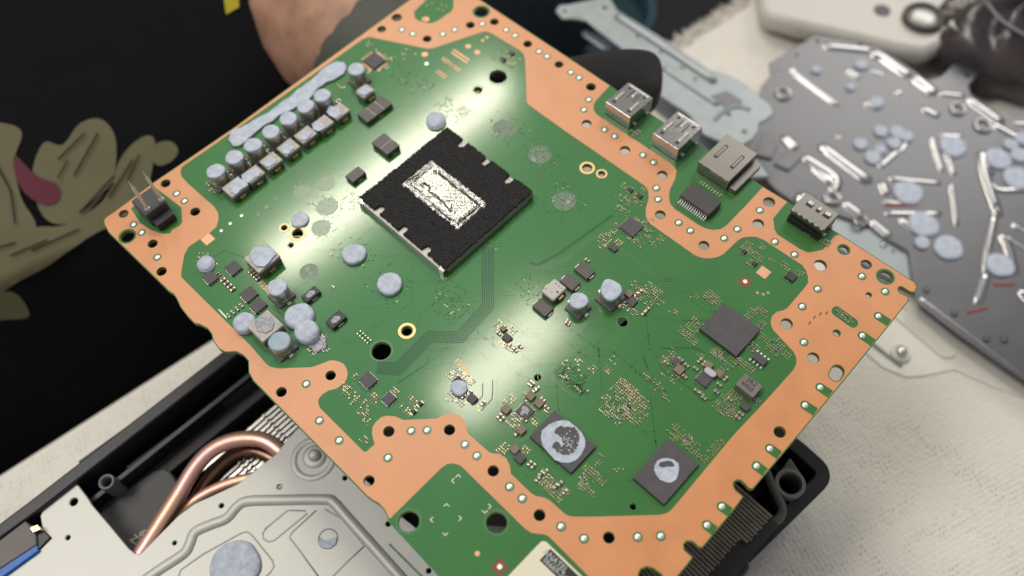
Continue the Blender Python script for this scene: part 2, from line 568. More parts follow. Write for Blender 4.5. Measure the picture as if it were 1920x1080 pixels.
MAIN = [(686, 69.5), (690, 69), (801.7, 91.7), (812, 90.5), (905, 60), (914, 59.5), (924, 64), (975, 95), (982, 102), (984.5, 112), (987.8, 191.7), (993, 198), (1060, 245.8), (1207, 347), (1213, 352), (1216, 361), (1216, 372), (1210.5, 394),
        (1211.5, 408), (1218, 419), (1301.7, 478), (1309, 481.5), (1320.5, 484.4), (1332, 484.5), (1347, 481.7), (1357, 476), (1384.4, 450), (1393, 445.5), (1404, 444), (1417.8, 444.2), (1431.7, 450), (1503.9, 497), (1512, 509), (1515, 520),
        (1515, 530), (1511, 537), (1477, 576.7), (1469, 582), (1456.7, 584.5), (1448, 592), (1445, 601), (1446, 611), (1450, 619), (1488, 660), (1493, 671), (1493, 682), (1488, 693), (1440, 747), (1373, 818.7), (1266, 947.8), (1258, 957),
        (1250, 962.5), (1238, 965.5), (1120, 968.8), (1074.7, 968.8), (1067, 967.5), (1060, 964.4), (1030, 937.7), (1022, 933.8), (1014, 931.8), (1004, 930), (995, 924), (957.7, 888), (956, 872.6), (948.8, 859), (937, 851), (920.7, 849.8), (914.7, 846), (877.7, 813),
        (874.8, 805), (872, 792), (864, 781.5), (855, 777), (845, 775.7), (833, 777.5), (818.5, 785), (756, 787.5), (741.5, 781), (726.7, 779.5), (716, 782), (706, 790), (699, 800), (697.5, 811), (699, 821), (702.5, 833), (686, 848), (681, 846),
        (600, 765), (597, 757), (597, 749), (604, 740), (615, 733), (632.5, 728), (643, 720), (650, 711), (652, 701), (650, 691), (645, 683), (637, 678.5), (627.5, 676), (618, 676), (595.6, 685), (584, 688.6), (523, 691), (506.7, 688), (498, 681), (470.6, 649),
        (344, 524), (340, 519), (340, 508), (346, 477), (353.6, 463), (396.7, 434), (406, 425), (409.5, 413), (409, 400), (402, 388), (352, 344), (340.5, 331), (338.5, 323), (340, 315), (346.7, 309), (388, 281)]
USBG = [(1143, 161), (1217, 213), (1298, 265), (1430, 351), (1395.6, 388.6), (1387, 397), (1362, 423), (1351, 430), (1337, 431.5), (1324, 429), (1310, 422), (1265.6, 392.5), (1257, 383), (1254, 370), (1256, 355.6), (1266, 335), (1268.5, 320), (1263, 311.5), (1256.7, 306), (1118, 214.5), (1113, 206), (1113, 196),
        (1117, 189)]
USBA = [(1476, 379), (1573, 440), (1566, 441.5), (1548, 463), (1542.8, 468.5), (1526, 472), (1515, 473.5), (1501, 468), (1458, 440), (1452, 431), (1449.7, 409.4), (1470, 385)]
CARDG = [(1198, 1169), (1103, 1080), (1029, 1006), (1020, 1002), (1008, 1001), (996, 999), (984, 991), (866, 875), (859, 871), (848, 869), (839, 870), (828, 877), (732, 971.8)]
TOPG = [(776, 22), (778, 34), (784, 39), (801, 43.5), (810, 43.5), (818, 41), (846, 22), (850, 15), (851, -6), (843, -12), (812, -12)]
HEADG = [(246, 392), (257, 409), (262, 418), (283, 431), (300, 437), (313, 439), (319, 438), (324, 430), (337, 424), (342, 417), (340, 389), (313, 368), (292, 352), (268, 366)]
SLOTG = stadium((1568, 583.5), (1600, 606), 9)
HOLES = []   # centre px, py, copper radius, board radius (cm), lower rim
for x, y, r in [(926.7, 41, 7), (882, 47, 7), (801, 73, 7), (715.6, 55, 7), (744, 33, 8), (989.4, 82.5, 7), (1048, 121, 7), (1108, 163, 8),
                (1100, 232, 8), (1172, 281.7, 8.6), (1241.7, 328, 8.6), (1238, 403, 9), (1319.7, 460, 9), (1442, 379, 10), (1421.7, 419.5, 9.5), (1538, 497.5, 11),
                (1624, 496, 9.5), (1475, 607, 10.5), (1525, 671, 10.5), (1462, 810, 11), (1141.6, 1008, 11), (729, 809, 10.3), (842.8, 806, 10.3),
                (924.8, 883, 10.5), (1011.6, 966, 11), (692, 901.5, 10.3), (527.7, 735, 9.5), (620, 704, 9.3), (310.6, 344, 8), (232, 401, 8), (366, 397, 8.3), (286.4, 457, 8.3), (303, 509, 8.7)]:
    HOLES.append((x, y, r, 'c', 0.94))
for x, y, r in [(902.5, 22, 13.5), (239, 443, 14.5), (1660, 519, 15.5), (1582, 468, 11), (1569, 624.4, 7), (1629, 553, 5.5)]:
    HOLES.append((x, y, r, 'c', 0.78))
for x, y, r, k in [(933.6, 144, 15.5, .9), (896, 169, 9.5, .75), (1101, 315, 9.5, .8), (1128, 326, 7, .7), (715, 658, 18, .93), (763, 620.5, 11.5, .75), (533, 427, 6.5, .8), (558, 438, 11, .85), (545.6, 459.7, 6, .8),
                   (1008, 708, 8, .8), (1167.5, 603.8, 9.8, .9), (1187, 950, 8, .75)]:
    HOLES.append((x, y, r, 'g', k))
for x, y, r in [(766.6, 977.7, 21), (931, 980, 21)]:
    HOLES.append((x, y, r, 'g', 0.9))


def pxcm(x, y, z=ZB):
    return math.sqrt(abs(((at(x + 1, y, z) - at(x - 1, y, z)).length * (at(x, y + 1, z) - at(x, y - 1, z)).length))) / 2


wOUT = P2(OUT)
BX, BY = centroid(wOUT)
board = empty('circuit_board', (BX, BY, ZB - 0.14), 'large green circuit board with wide orange copper border held above the bench', 'circuit board')
SLAB = grow(wOUT, 0.03)
OVAL = stadium(*P2([(1566, 704), (1571, 695)]), 0.20)
OVALi = stadium(*P2([(1566, 704), (1571, 695)]), 0.17)
hs, hc = [OVALi], [OVAL]
for x, y, r, k, f in HOLES:
    c = at(x, y)
    rw = r * pxcm(x, y) * 1.04
    hs.append(circle((c.x, c.y), rw * f, 28))
    if k == 'c':
        hc.append(circle((c.x, c.y), rw, 28))
slab = solid('board_core', SLAB, hs, ZB - 0.14, ZB, [GREEN], board, side=EDGE)


def inside(p, poly):
    ins = False
    for i in range(len(poly)):
        a, c = poly[i], poly[i - 1]
        if (a[1] > p[1]) != (c[1] > p[1]) and p[0] < (c[0] - a[0]) * (p[1] - a[1]) / (c[1] - a[1]) + a[0]:
            ins = not ins
    return ins


def strip_path(a, b):
    """the part of the outline from point a on to point b"""
    i, j = OUT.index(a), OUT.index(b)
    return OUT[i:j + 1] if i <= j else OUT[i:] + OUT[:j + 1]


cop = strip_path((1430, 351), (1476, 379)) + [(1470, 385), (1449.7, 409.4), (1452, 431), (1458, 440), (1501, 468), (1515, 473.5), (1526, 472), (1542.8, 468.5), (1548, 463), (1566, 441.5)] \
    + strip_path((1573, 440), (1198, 1169)) + CARDG[1:-1] + [(732, 972)] + strip_path((729, 971), (196, 413)) + strip_path((199, 408.5), (1143, 161)) + [(1117, 189), (1113, 196), (1113, 206), (1118, 214.5), (1256.7, 306), (1263, 311.5), (1268.5, 320), (1266, 335), (1256, 355.6), (1254, 370), (1257, 383),
       (1265.6, 392.5), (1310, 422), (1324, 429), (1337, 431.5), (1351, 430), (1362, 423), (1387, 397), (1395.6, 388.6)]
solid('copper_border', P2(cop), [P2(MAIN), P2(TOPG), P2(HEADG), SLOTG and P2(SLOTG)] + hc, ZB + 0.0004, ZB + 0.006, [COPPER], board)

# rims of the holes in the green
for x, y, r, k, f in HOLES:
    if k != 'g':
        continue
    c = at(x, y)
    rw = r * pxcm(x, y) * 1.04
    gold = (x, y) in [(1101, 315), (1128, 326), (763, 620.5), (533, 427), (558, 438)]
    solid('hole_rim', circle((c.x, c.y), rw * (1.32 if gold else 1.14), 28), [circle((c.x, c.y), rw * (1.0 if not gold else 0.92), 28)], ZB + 0.001, ZB + 0.008,
          [GILT if gold else TRACEL], board, origin=(c.x, c.y))

# test pads: green ring with a silver dot
PADS = [(753.6, 56), (774, 63.6), (830.5, 64), (852.5, 56), (904.4, 45), (949.4, 56), (966, 66.7), (1010.8, 96.7), (1026, 106), (1070.7, 136), (1086, 146), (1104, 187), (1095, 206),
        (1134, 243), (1153, 255.7), (1205.7, 291), (1225.7, 304.7), (1230.7, 352.8), (1234, 374), (1272.5, 417.8), (1294.4, 432.8), (1357.8, 447), (1424.7, 394.7), (1382.5, 430), (1453, 453.6),
        (1489.7, 477.5), (1616, 518.3), (1659.6, 547), (1533, 542), (1504, 575), (1507.4, 642), (1195.7, 1007), (1239, 1005.4), (771, 808), (800.7, 806.8), (727.5, 858.6), (871.8, 833.5), (894, 854.8),
        (955.6, 912.8), (979.3, 934.8), (1052, 987.5), (1095, 1010), (599, 788.7), (636, 826), (574, 720), (331, 363), (346, 377), (250.6, 421), (266, 436), (295, 482.5)]
b = MB()
b.lathe([(0.135, 0), (0.135, 0.004)], TRACEL, 20)
pad_me = b.mesh('test_pad')
b = MB()
b.lathe([(0.092, 0), (0.086, 0.012), (0.05, 0.020), (0.01, 0.022)], SOLDER, 16)
dot_me = b.mesh('solder_dot')
for x, y in PADS:
    p = place(bpy.data.objects.new('test_pad', pad_me), board, at(x, y, ZB) + Vector((0, 0, 0.0065)))
    place(bpy.data.objects.new('solder_dot', dot_me), p, at(x, y, ZB) + Vector((0, 0, 0.0105)))

# green slots that run out to the edge
for (a, c) in [((1647, 593), (1667, 606)), ((1617, 629.5), (1637, 643)), ((1538, 726.5), (1557, 739.6)), ((1509.6, 760), (1528, 772)), ((1443.7, 841.5), (1460, 853)), ((1418.7, 874), (1431, 883)), ((1353.5, 950), (1368, 960)),
               ((1325.8, 985), (1339, 995))]:
    pa, pc = P2([a, c])
    va, vc = Vector(pa), Vector(pc)
    vd = (vc - va).normalized()
    while inside(tuple(vc + vd * .02), wOUT):
        vc = vc + vd * .02
    vn = Vector((-vd.y, vd.x)) * .14
    t0 = math.atan2(vd.y, vd.x)
    shape = [tuple(va + Vector((math.cos(t0 + math.pi / 2 + math.pi * k / 10), math.sin(t0 + math.pi / 2 + math.pi * k / 10))) * .14) for k in range(11)] + [tuple(vc - vn), tuple(vc + vn)]
    s = solid('edge_slot', shape, [], ZB + 0.0068, ZB + 0.0095, [GREEN], board)
    place(bpy.data.objects.new('solder_dot', dot_me), s, at(a[0], a[1], ZB) + Vector((0, 0, 0.010)))


def corners(L, R, h):
    a, c = at(L[0], L[1], ZB + h), at(R[0], R[1], ZB + h)
    return a.x, a.y, c.x, c.y


def blk(name, L, R, h, m, parent=board, z0=0.0, b=0.02, top=None, label=None):
    x0, y0, x1, y1 = corners(L, R, h)
    if x0 > x1:
        x0, x1 = x1, x0
    if y0 > y1:
        y0, y1 = y1, y0
    cx, cy = (x0 + x1) / 2, (y0 + y1) / 2
    mb = MB()
    mb.box(x0 - cx, y0 - cy, 0, x1 - cx, y1 - cy, h - z0, m, b, top)
    o = mb.obj(name, parent, (cx, cy, ZB + z0 + 0.001))
    o['dims'] = [x1 - x0, y1 - y0]
    if label:
        o['label'] = label
    return o


def leads(o, side, n, pitch, w=0.03, l=0.05, h=0.05, m=SILVER, name='lead', off=0):
    """a row of leads along one side of a chip; side is 'x-','x+','y-','y+'"""
    dx, dy = o['dims']
    mb = MB()
    for i in range(n):
        t = (i - (n - 1) / 2) * pitch + off
        if side[0] == 'x':
            s = -1 if side[1] == '-' else 1
            x = s * (dx / 2 + l / 2)
            mb.box(x - l / 2, t - w / 2, 0, x + l / 2, t + w / 2, h, m)
        else:
            s = -1 if side[1] == '-' else 1
            y = s * (dy / 2 + l / 2)
            mb.box(t - w / 2, y - l / 2, 0, t + w / 2, y + l / 2, h, m)
    return mb.obj(name, o, WLOC[o])


# ------------------------------------------------------------------ electrolytic capacitors and power inductors
def capacitor(px, py, r, h, seed, parent=board, pm=PUTTY, ph=0.06, drip=False):
    c = at(px, py, ZB + h + ph)
    mb = MB()
    mb.lathe([(r * .98, 0.08), (r * .98, 0.13), (r * .92, 0.15), (r * .92, 0.17), (r, 0.20), (r, h - .04), (r * .96, h)], CAN, 32)
    o = mb.obj('electrolytic_capacitor', parent, (c.x, c.y, ZB + 0.001))
    q = MB()
    q.box(-r * 1.06, -r * 1.06, 0, r * 1.06, r * 1.06, 0.085, CANB, 0.03)
    q.obj('base_plate', o, WLOC[o])
    for sx in (-1, 1):
        t = MB()
        t.box(sx * r * 1.06 - (0 if sx > 0 else .09), -.06, 0, sx * r * 1.06 + (.09 if sx > 0 else 0), .06, 0.05, SOLDER, 0.01)
        t.obj('terminal', o, WLOC[o])
    bm = blob_mesh(r * 1.0, ph + .03, seed, pm, dome=0.35)
    if drip:
        for i, v in enumerate(bm.v):
            a = math.atan2(v[1], v[0])
            k = 1 + 0.22 * max(0, math.cos(a - 2.6)) ** 8 + 0.15 * max(0, math.cos(a + 0.9)) ** 10
            bm.v[i] = (v[0] * k, v[1] * k, v[2])
    bm.obj('thermal_putty', o, (c.x, c.y, ZB + h - 0.01))
    return o


CAPS = [(403.8, 320), (438.8, 294), (473.8, 271), (507.5, 246), (540, 221.5), (572.5, 198), (603.8, 178), (667.5, 129)]
for i, (x, y) in enumerate(CAPS):
    capacitor(x, y, 0.305, 0.60, i)
capacitor(519, 538, 0.30, 0.55, 21)
capacitor(523.3, 639.4, 0.33, 0.40, 22, pm=mat('bluish_putty', (0.27, 0.42, 0.50), 0.5, bump=0.02, bscale=10, color2=(0.42, 0.47, 0.55), vscale=5))
capacitor(1085, 563, 0.285, 0.45, 23)
capacitor(1146, 543, 0.325, 0.52, 24, drip=True)


def inductor(L, R, h, seed=0, blobs=(), term=True, m=INDUCT, b=0.05, side=INDSIDE):
    x0, y0, x1, y1 = corners(L, R, h)
    cx, cy = (x0 + x1) / 2, (y0 + y1) / 2
    mb = MB()
    X0, Y0, X1, Y1 = x0 - cx, y0 - cy, x1 - cx, y1 - cy
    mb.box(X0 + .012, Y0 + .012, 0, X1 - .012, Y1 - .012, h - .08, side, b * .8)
    mb.box(X0, Y0, h - .10, X1, Y1, h, m, b)
    o = mb.obj('power_inductor', board, (cx, cy, ZB + 0.001))
    if term:
        for s in (-1, 1):
            t = MB()
            xx = X1 if s > 0 else X0
            t.box(xx - (.01 if s > 0 else .07), -.11, 0, xx + (.07 if s > 0 else .01), .11, 0.16, GOLD, 0.02)
            t.obj('terminal', o, WLOC[o])
    return o


def smear(name, pts, z, h, parent, m=PUTTY, holes=(), seed=0, step=.12, amp=.012):
    return solid(name, jitter(P2(pts, z), step, amp, seed), [jitter(P2(q, z), step * .6, amp * 1.6, seed + 5) for q in holes], z, z + h, [m], parent, bevel=min(h * .35, 0.02))


IND = [((415, 352.5), (466, 347.5)), ((451, 328.5), (497, 323.5)), ((485, 302.5), (530, 299)), ((517.5, 277.5), (563, 274)), ((550, 254), (595, 249.5)), ((584, 232), (626.5, 228.5)), ((612.5, 209.5), (656.5, 206))]
inds = [inductor(a, c, 0.34, b=.022) for a, c in IND]
ZI = ZB + 0.34
for k, (i, pts) in enumerate([(0, [(431, 345), (445, 334), (460, 340), (466, 347), (452, 356), (444, 364), (433, 361)]),
                              (1, [(455, 328), (468, 322), (480, 316), (491, 324), (477, 335), (466, 343), (455, 337)]),
                              (2, [(495, 303), (507, 295), (519, 300), (516, 307), (505, 313), (494, 309)]),
                              (3, [(528, 277), (540, 271), (552, 277), (541, 289), (531, 288)]),
                              (4, [(561, 256), (571, 246), (585, 249), (580, 258), (571, 263), (562, 262)]),
                              (5, [(586, 234), (594, 228), (606, 232), (609, 240), (598, 247), (588, 243)]),
                              (6, [(613, 210), (617, 199), (625, 200), (634, 205), (640, 215), (629, 222), (620, 218)])]):
    smear('thermal_putty', pts, ZI + 0.002, 0.03, inds[i], seed=k, step=.06, amp=.018)
a = inductor((664.7, 171), (703.6, 168), 0.34)
smear('thermal_putty', [(670, 170), (680, 163), (692, 165), (697, 171), (684, 179), (674, 176)], ZI + .002, .03, a, seed=9)
a = inductor((456, 484.5), (525.6, 479.7), 0.40, b=.03)
smear('thermal_putty', [(471, 474), (478, 466), (500, 463), (512, 468), (517, 478), (508, 489), (497, 500), (482, 500), (473, 490)], ZB + .403, .05, a, seed=10)
a = inductor((462, 611.7), (531.7, 609), 0.42, b=.03)
smear('thermal_putty', [(478, 602), (490, 594), (509, 594), (514, 604), (510, 618), (498, 625), (483, 620)], ZB + .423, .03, a, m=PUTTYD, seed=11)

# long smear of putty behind the capacitor row
smear('thermal_putty', [(431, 264), (435, 250), (452, 241.7), (491, 222), (535, 191.7), (574, 161), (610, 130.6), (622, 121), (632, 118), (644, 121), (649, 129), (645, 140), (636, 147), (613, 156), (592, 172), (578, 190), (553, 205), (535, 214), (524, 219), (512, 228), (497, 236), (477, 254), (461, 266), (449, 276), (438, 276)],
      ZB + 0.003, 0.09, board, seed=3, step=.16, amp=.035)

# domes and discs of putty
for i, (x, y, r, h, d) in enumerate([(817, 223, .37, .20, .75), (384, 492, .29, .20, .8), (562, 411, .295, .10, .4), (663, 475, .385, .16, .25), (730, 531, .40, .17, .25),
                                     (457, 603, .36, .26, .55), (560, 591, .455, .22, .5), (574, 620, .385, .28, .45)]):
    putty(x, y, r, h, ZB, board, 40 + i, dome=d)
b = MB()
b.lathe([(.26, 0), (.27, .03), (.20, .05), (.17, .02), (.05, .02)], PUTTYD, 24, wob=lambda a: 1 + .12 * math.sin(5 * a) + .08 * math.sin(9 * a + 1))
b.obj('dried_putty_ring', board, at(597, 645, ZB) + Vector((0, 0, .001)))


def rounddisc(name, px, py, r, m, z=0.001, h=0.003, parent=board, n=28):
    mb = MB()
    mb.lathe([(r, 0), (r, h)], m, n)
    return mb.obj(name, parent, at(px, py, ZB) + Vector((0, 0, z)))


for x, y, r in [(611, 345, .30), (567, 360, .30), (602, 427, .32), (614, 387, .36)]:
    rounddisc('residue_spot', x, y, r, STAIN)
for x, y, r in [(580, 510, .33), (1012, 290, .40), (945, 241, .44), (1058, 377, .40)]:
    rounddisc('residue_spot', x, y, r, STAINL, h=.002)
    c = at(x, y)
    solid('residue_ring', circle((c.x, c.y), r, 30), [circle((c.x, c.y), r * .93, 30)], ZB + .004, ZB + .008, [TRACEL], board)
for x, y in [(999, 297), (1003, 300), (1066, 378), (1070, 372), (577, 505), (583, 512), (484, 402), (500, 388), (518, 372), (553, 350), (566, 341)]:
    putty(x, y, random.uniform(.05, .10), .015, ZB, board, int(x), m=PUTTYD, dome=.6, name='putty_crumb')

# ------------------------------------------------------------------ dark polymer blocks
PB = 0.20


def block(L, R, h, cuts, axis, m=BLOCK):
    x0, y0, x1, y1 = corners(L, R, h)
    cx, cy = (x0 + x1) / 2, (y0 + y1) / 2
    mb = MB()
    mb.box(x0 - cx, y0 - cy, 0, x1 - cx, y1 - cy, h, m, .018)
    o = mb.obj('polymer_capacitor', board, (cx, cy, ZB + .001))
    for c in cuts:
        q = MB()
        if axis == 'x':
            xx = x0 + (x1 - x0) * c - cx
            q.box(xx - .012, y0 - cy + .02, h - .004, xx + .012, y1 - cy - .02, h + .004, INDUCT)
        else:
            yy = y0 + (y1 - y0) * c - cy
            q.box(x0 - cx + .02, yy - .012, h - .004, x1 - cx - .02, yy + .012, h + .004, INDUCT)
        q.obj('joint_strip', o, WLOC[o])
    for s in (-1, 1):
        q = MB()
        xx = (x1 - cx) * s
        q.box(min(xx, xx + .035 * s), -.09, 0, max(xx, xx + .035 * s), .09, .07, SILVER)
        q.obj('terminal', o, WLOC[o])
    return o


block((669, 214), (736, 194), PB, (.35, .68), 'y')
block((696.7, 267), (749.4, 272), .24, (.52,), 'x')
block((647, 330), (686, 323), .19, (), 'x')
for L, R, h in [((1076, 504), (1116, 509), .14), ((1049, 526), (1089, 530), .15), ((997.5, 573), (1039, 578), .16)]:
    block(L, R, h, (), 'x')
for L, R in [((563.6, 556), (601, 546)), ((609.4, 603), (650, 594))]:
    o = block(L, R, .16, (), 'x', m=DARKC)
    smear('thermal_putty', [(x + (R[0] + L[0]) / 2, y + (R[1] + L[1]) / 2) for x, y in [(-9, 3), (-2, -5), (8, -6), (9, -1), (1, 6), (-6, 8)]], ZB + .162, .02, o, m=PUTTYD, seed=int(L[0]))
cube = inductor((1014, 545), (1063, 539.5), 0.30, term=True, m=mat('pale_inductor', (0.56, 0.53, 0.48), .5, bump=.004, bscale=40), b=.04)
for k, (x, y, r, m) in enumerate([(1045, 547.5, .035, INKD), (1042.5, 532, .028, INDSIDE), (1047.5, 536.5, .024, INDSIDE), (1024, 541.5, .025, INKR), (1034.5, 548, .018, INDSIDE), (1053, 540, .02, INDSIDE)]):
    q = MB()
    q.cyl(0, 0, 0, .003, r, m, 12)
    q.obj('printed_dot', cube, at(x, y, ZB + .303))

# ------------------------------------------------------------------ main processor
p0 = at(673, 377, ZB + .27)
p1 = at(998.5, 362.5, ZB + .27)
ax0, ay0, ax1, ay1 = p0.x, p0.y, p1.x, p1.y
acx, acy = (ax0 + ax1) / 2, (ay0 + ay1) / 2
mb = MB()
mb.box(ax0 - acx, ay0 - acy, 0, ax1 - acx, ay1 - acy, .27, PACK, .02)
apu = mb.obj('processor', board, (acx, acy, ZB + .001))
apu['label'] = 'big square processor with black foam frame and silver liquid metal'
for (sx, sy) in ((1, -1), (1, 1), (-1, -1)):
    q = MB()
    cx_, cy_ = (ax1 - acx) * sx, (ay1 - acy) * sy
    q.box(min(cx_ + .015 * sx, cx_ - .20 * sx), min(cy_ + .015 * sy, cy_ - .20 * sy), .02, max(cx_ + .015 * sx, cx_ - .20 * sx), max(cy_ + .015 * sy, cy_ - .20 * sy), .285, NICKEL, .01)
    q.obj('corner_clip', apu, WLOC[apu])
# foam: fine cells so that the cut edges stay ragged
FZ = ZB + .285
fh = .085
f0 = at(672, 366, FZ + fh)
f1 = at(999, 357.5, FZ + fh)
f2 = at(840, 238, FZ + fh)
f3 = at(834, 505.5, FZ + fh)
fx0, fx1 = (f0.x + f2.x) / 2, (f1.x + f3.x) / 2
fy0, fy1 = (f0.y + f3.y) / 2, (f1.y + f2.y) / 2
d0 = at(754.6, 345, FZ + fh)
d1 = at(910, 383, FZ + fh)
d2 = at(809.6, 301, FZ + fh)
d3 = at(858.5, 427, FZ + fh)
dx0, dx1 = (d0.x + d2.x) / 2, (d1.x + d3.x) / 2
dy0, dy1 = (d0.y + d3.y) / 2, (d1.y + d2.y) / 2
NOT = []
for (x, y) in [(714, 390), (758, 428), (801, 466)]:
    c = at(x, y, FZ + fh)
    NOT.append((c.x, c.y, -1))
for (x, y) in [(864, 270), (909, 303.5), (952, 337)]:
    c = at(x, y, FZ + fh)
    NOT.append((c.x, c.y, 1))
rnd = random.Random(3)
NX = NY = 120
cellx, celly = (fx1 - fx0) / NX, (fy1 - fy0) / NY
keep = {}
for i in range(NX):
    for j in range(NY):
        x, y = fx0 + (i + .5) * cellx, fy0 + (j + .5) * celly
        e = min(i, j, NX - 1 - i, NY - 1 - j)
        ok = e > 0 or rnd.random() < .55
        if dx0 < x < dx1 and dy0 < y < dy1:
            ok = False
        for cx_, cy_, s in NOT:
            wv = .125
            dxn = x - cx_
            if abs(dxn) < wv and ((s < 0 and y < cy_ + math.sqrt(wv * wv - dxn * dxn)) or (s > 0 and y > cy_ - math.sqrt(wv * wv - dxn * dxn))):
                ok = False
        keep[i, j] = ok
mb = MB()
vi = {}


def fv(i, j, top):
    k = (i, j, top)
    if k not in vi:
        vi[k] = len(mb.v)
        mb.v.append((fx0 + i * cellx - acx + rnd.uniform(-.3, .3) * cellx, fy0 + j * celly - acy + rnd.uniform(-.3, .3) * celly, fh + rnd.uniform(-.022, .012) if top else 0))
    return vi[k]


def ff(a):
    mb.f.append(a)
    mb.m.append(mb.mi(FOAM))
    mb.sm.append(False)


for (i, j), ok in keep.items():
    if not ok:
        continue
    ff([fv(i, j, 1), fv(i + 1, j, 1), fv(i + 1, j + 1, 1), fv(i, j + 1, 1)])
    for (di, dj, a, c) in ((-1, 0, (i, j + 1), (i, j)), (1, 0, (i + 1, j), (i + 1, j + 1)), (0, -1, (i, j), (i + 1, j)), (0, 1, (i + 1, j + 1), (i, j + 1))):
        if not keep.get((i + di, j + dj), False):
            ff([fv(*a, 0), fv(*c, 0), fv(*c, 1), fv(*a, 1)])
mb.obj('foam_frame', apu, (acx, acy, FZ - .01))
# liquid metal: a wrinkled bright skin, crumpled towards its rim
mb = MB()
LX, LY = 90, 56
ph = [rnd.uniform(0, 6.28) for _ in range(12)]


def lm_height(u, v):
    e = min(u, 1 - u, (v) * .6, (1 - v) * .6)
    z = .012 * math.sin(u * 5 + ph[0]) * math.sin(v * 4 + ph[1])
    if e < .085:
        z += .055 * abs(math.sin(e * 70)) * (1 + .5 * math.sin(u * 30 + ph[2]) * math.sin(v * 24 + ph[3])) + rnd.uniform(-.012, .012)
    k = v - (.28 + .12 * math.sin(u * 9 + ph[4]) + .05 * math.sin(u * 31))
    z += .035 * math.exp(-(k * 22) ** 2) * (1 if .12 < u < .8 else .1)
    z += rnd.uniform(-.004, .004)
    z -= .03 * (.5 < u < .95) * math.sin(u * 70) * math.sin(v * 50) * .3
    return z


V, F, inner = [], [], []
for j in range(LY + 1):
    for i in range(LX + 1):
        u, v = i / LX, j / LY
        ou = 1 if 0 < i < LX and 0 < j < LY else 0
        V.append((dx0 - .03 + (dx1 - dx0 + .06) * u - acx + rnd.uniform(-.03, .03) * (1 - ou), dy0 - .03 + (dy1 - dy0 + .06) * v - acy + rnd.uniform(-.03, .03) * (1 - ou), .06 + (lm_height(u, v) if ou else .02)))
for j in range(LY):
    for i in range(LX):
        k = j * (LX + 1) + i
        F.append([k, k + 1, k + LX + 2, k + LX + 1])
mb.add(V, F, LIQUID, True)
lm = mb.obj('liquid_metal', apu, (acx, acy, FZ - .005))
# dark seams around the die edge
for k, pts in enumerate([[(812, 319), (826, 326), (850, 347), (876, 366), (900, 386)], [(770, 345), (785, 356), (808, 380), (835, 404), (857, 418)], [(857, 419), (875, 404), (901, 387)], [(789, 345), (797, 342), (806, 350), (803, 358), (820, 366), (826, 376), (836, 384), (845, 396)],
                         [(762, 340), (775, 332), (786, 326)]]):
    q = MB()
    zz = FZ + .095
    P = [at(x, y, zz) for x, y in pts]
    PP = []
    for i in range(len(P) - 1):
        for t in range(6):
            v = P[i].lerp(P[i + 1], t / 6)
            PP.append(v + Vector((rnd.uniform(-.012, .012), rnd.uniform(-.012, .012), 0)))
    PP.append(P[-1])
    q.tube([p - WLOC[lm] for p in PP], .016, LIQD, 6, rr=[rnd.uniform(.010, .034) for _ in PP])
    q.obj('dark_seam', apu, WLOC[lm]).parent = apu
    bpy.data.objects[-1] if False else None

# ------------------------------------------------------------------ chips
CH = .085
chips = {}
for nm, L, R, h, m in [('power_stage_chip', (420, 502), (454.4, 502), CH, CHIP), ('power_stage_chip', (377.5, 518.6), (409.4, 521), CH, CHIP), ('power_stage_chip', (447.8, 552), (484.4, 550.6), CH, CHIP),
                       ('power_stage_chip', (466, 574), (501, 571), CH, CHIP), ('driver_chip', (1160.6, 425), (1208, 423.6), CH, CHIP), ('driver_chip', (1140, 462.5), (1160, 465), .07, CHIP),
                       ('driver_chip', (1173, 565), (1197, 564), .08, CHIP), ('southbridge_chip', (1312, 616), (1426, 618), .14, CHIP), ('memory_chip', (992.7, 817.5), (1117.8, 837), .10, CHIP),
                       ('memory_chip', (1186.6, 895.5), (1311, 870.5), .10, CHIP), ('driver_chip', (965.8, 770), (1003.7, 770), .09, CHIP), ('driver_chip', (962, 858), (987, 859), .09, CHIP),
                       ('driver_chip', (672, 711), (708.8, 712.5), .09, CHIP), ('driver_chip', (713.8, 747.5), (743.8, 746), .09, CHIP), ('driver_chip', (873.5, 746), (897, 746.5), .09, CHIP),
                       ('driver_chip', (940, 632), (962, 633), .09, CHIP), ('driver_chip', (680, 112.5), (723, 112.5), .09, CHIP), ('driver_chip', (1303, 710.6), (1340.6, 706.7), .09, CHIP),
                       ('driver_chip', (1387, 761), (1409, 762.4), .09, CHIP), ('driver_chip', (847, 715), (873, 716), .08, DARKC), ('driver_chip', (1471, 517), (1496, 518), .08, DARKC)]:
    chips[L] = blk(nm, L, R, h, m, b=.012)
for (x, y, s) in [(1395.6, 470, .14), (1415, 493, .14), (787.5, 756, .12), (775, 771, .12), (958.6, 98, .2), (943, 110, .19), (1182, 355, .16), (1199, 366, .17), (1269, 678, .24), (1395, 700, .0), (745, 740, 0)]:
    if s:
        c = at(x, y, ZB + .08)
        mb = MB()
        mb.box(-s / 2, -s / 2, 0, s / 2, s / 2, .08, CHIP if s > .18 else DARKC, .01)
        o = mb.obj('small_chip', board, (c.x, c.y, ZB + .001))
        o['dims'] = [s, s]
        leads(o, 'y-', 3, s / 3, .025, .04, .03)
        leads(o, 'y+', 3, s / 3, .025, .04, .03)
chips[(1186.6, 895.5)]['label'] = 'memory chip with a small round putty dab'
chips[(992.7, 817.5)]['label'] = 'memory chip with a large broken putty disc'
for k in [(1160.6, 425), (672, 711), (713.8, 747.5), (680, 112.5), (965.8, 770), (1303, 710.6)]:
    o = chips[k]
    n = 7
    for s in ('x-', 'x+', 'y-', 'y+'):
        leads(o, s, n, o['dims'][0] / (n + 1), .02, .03, .02)
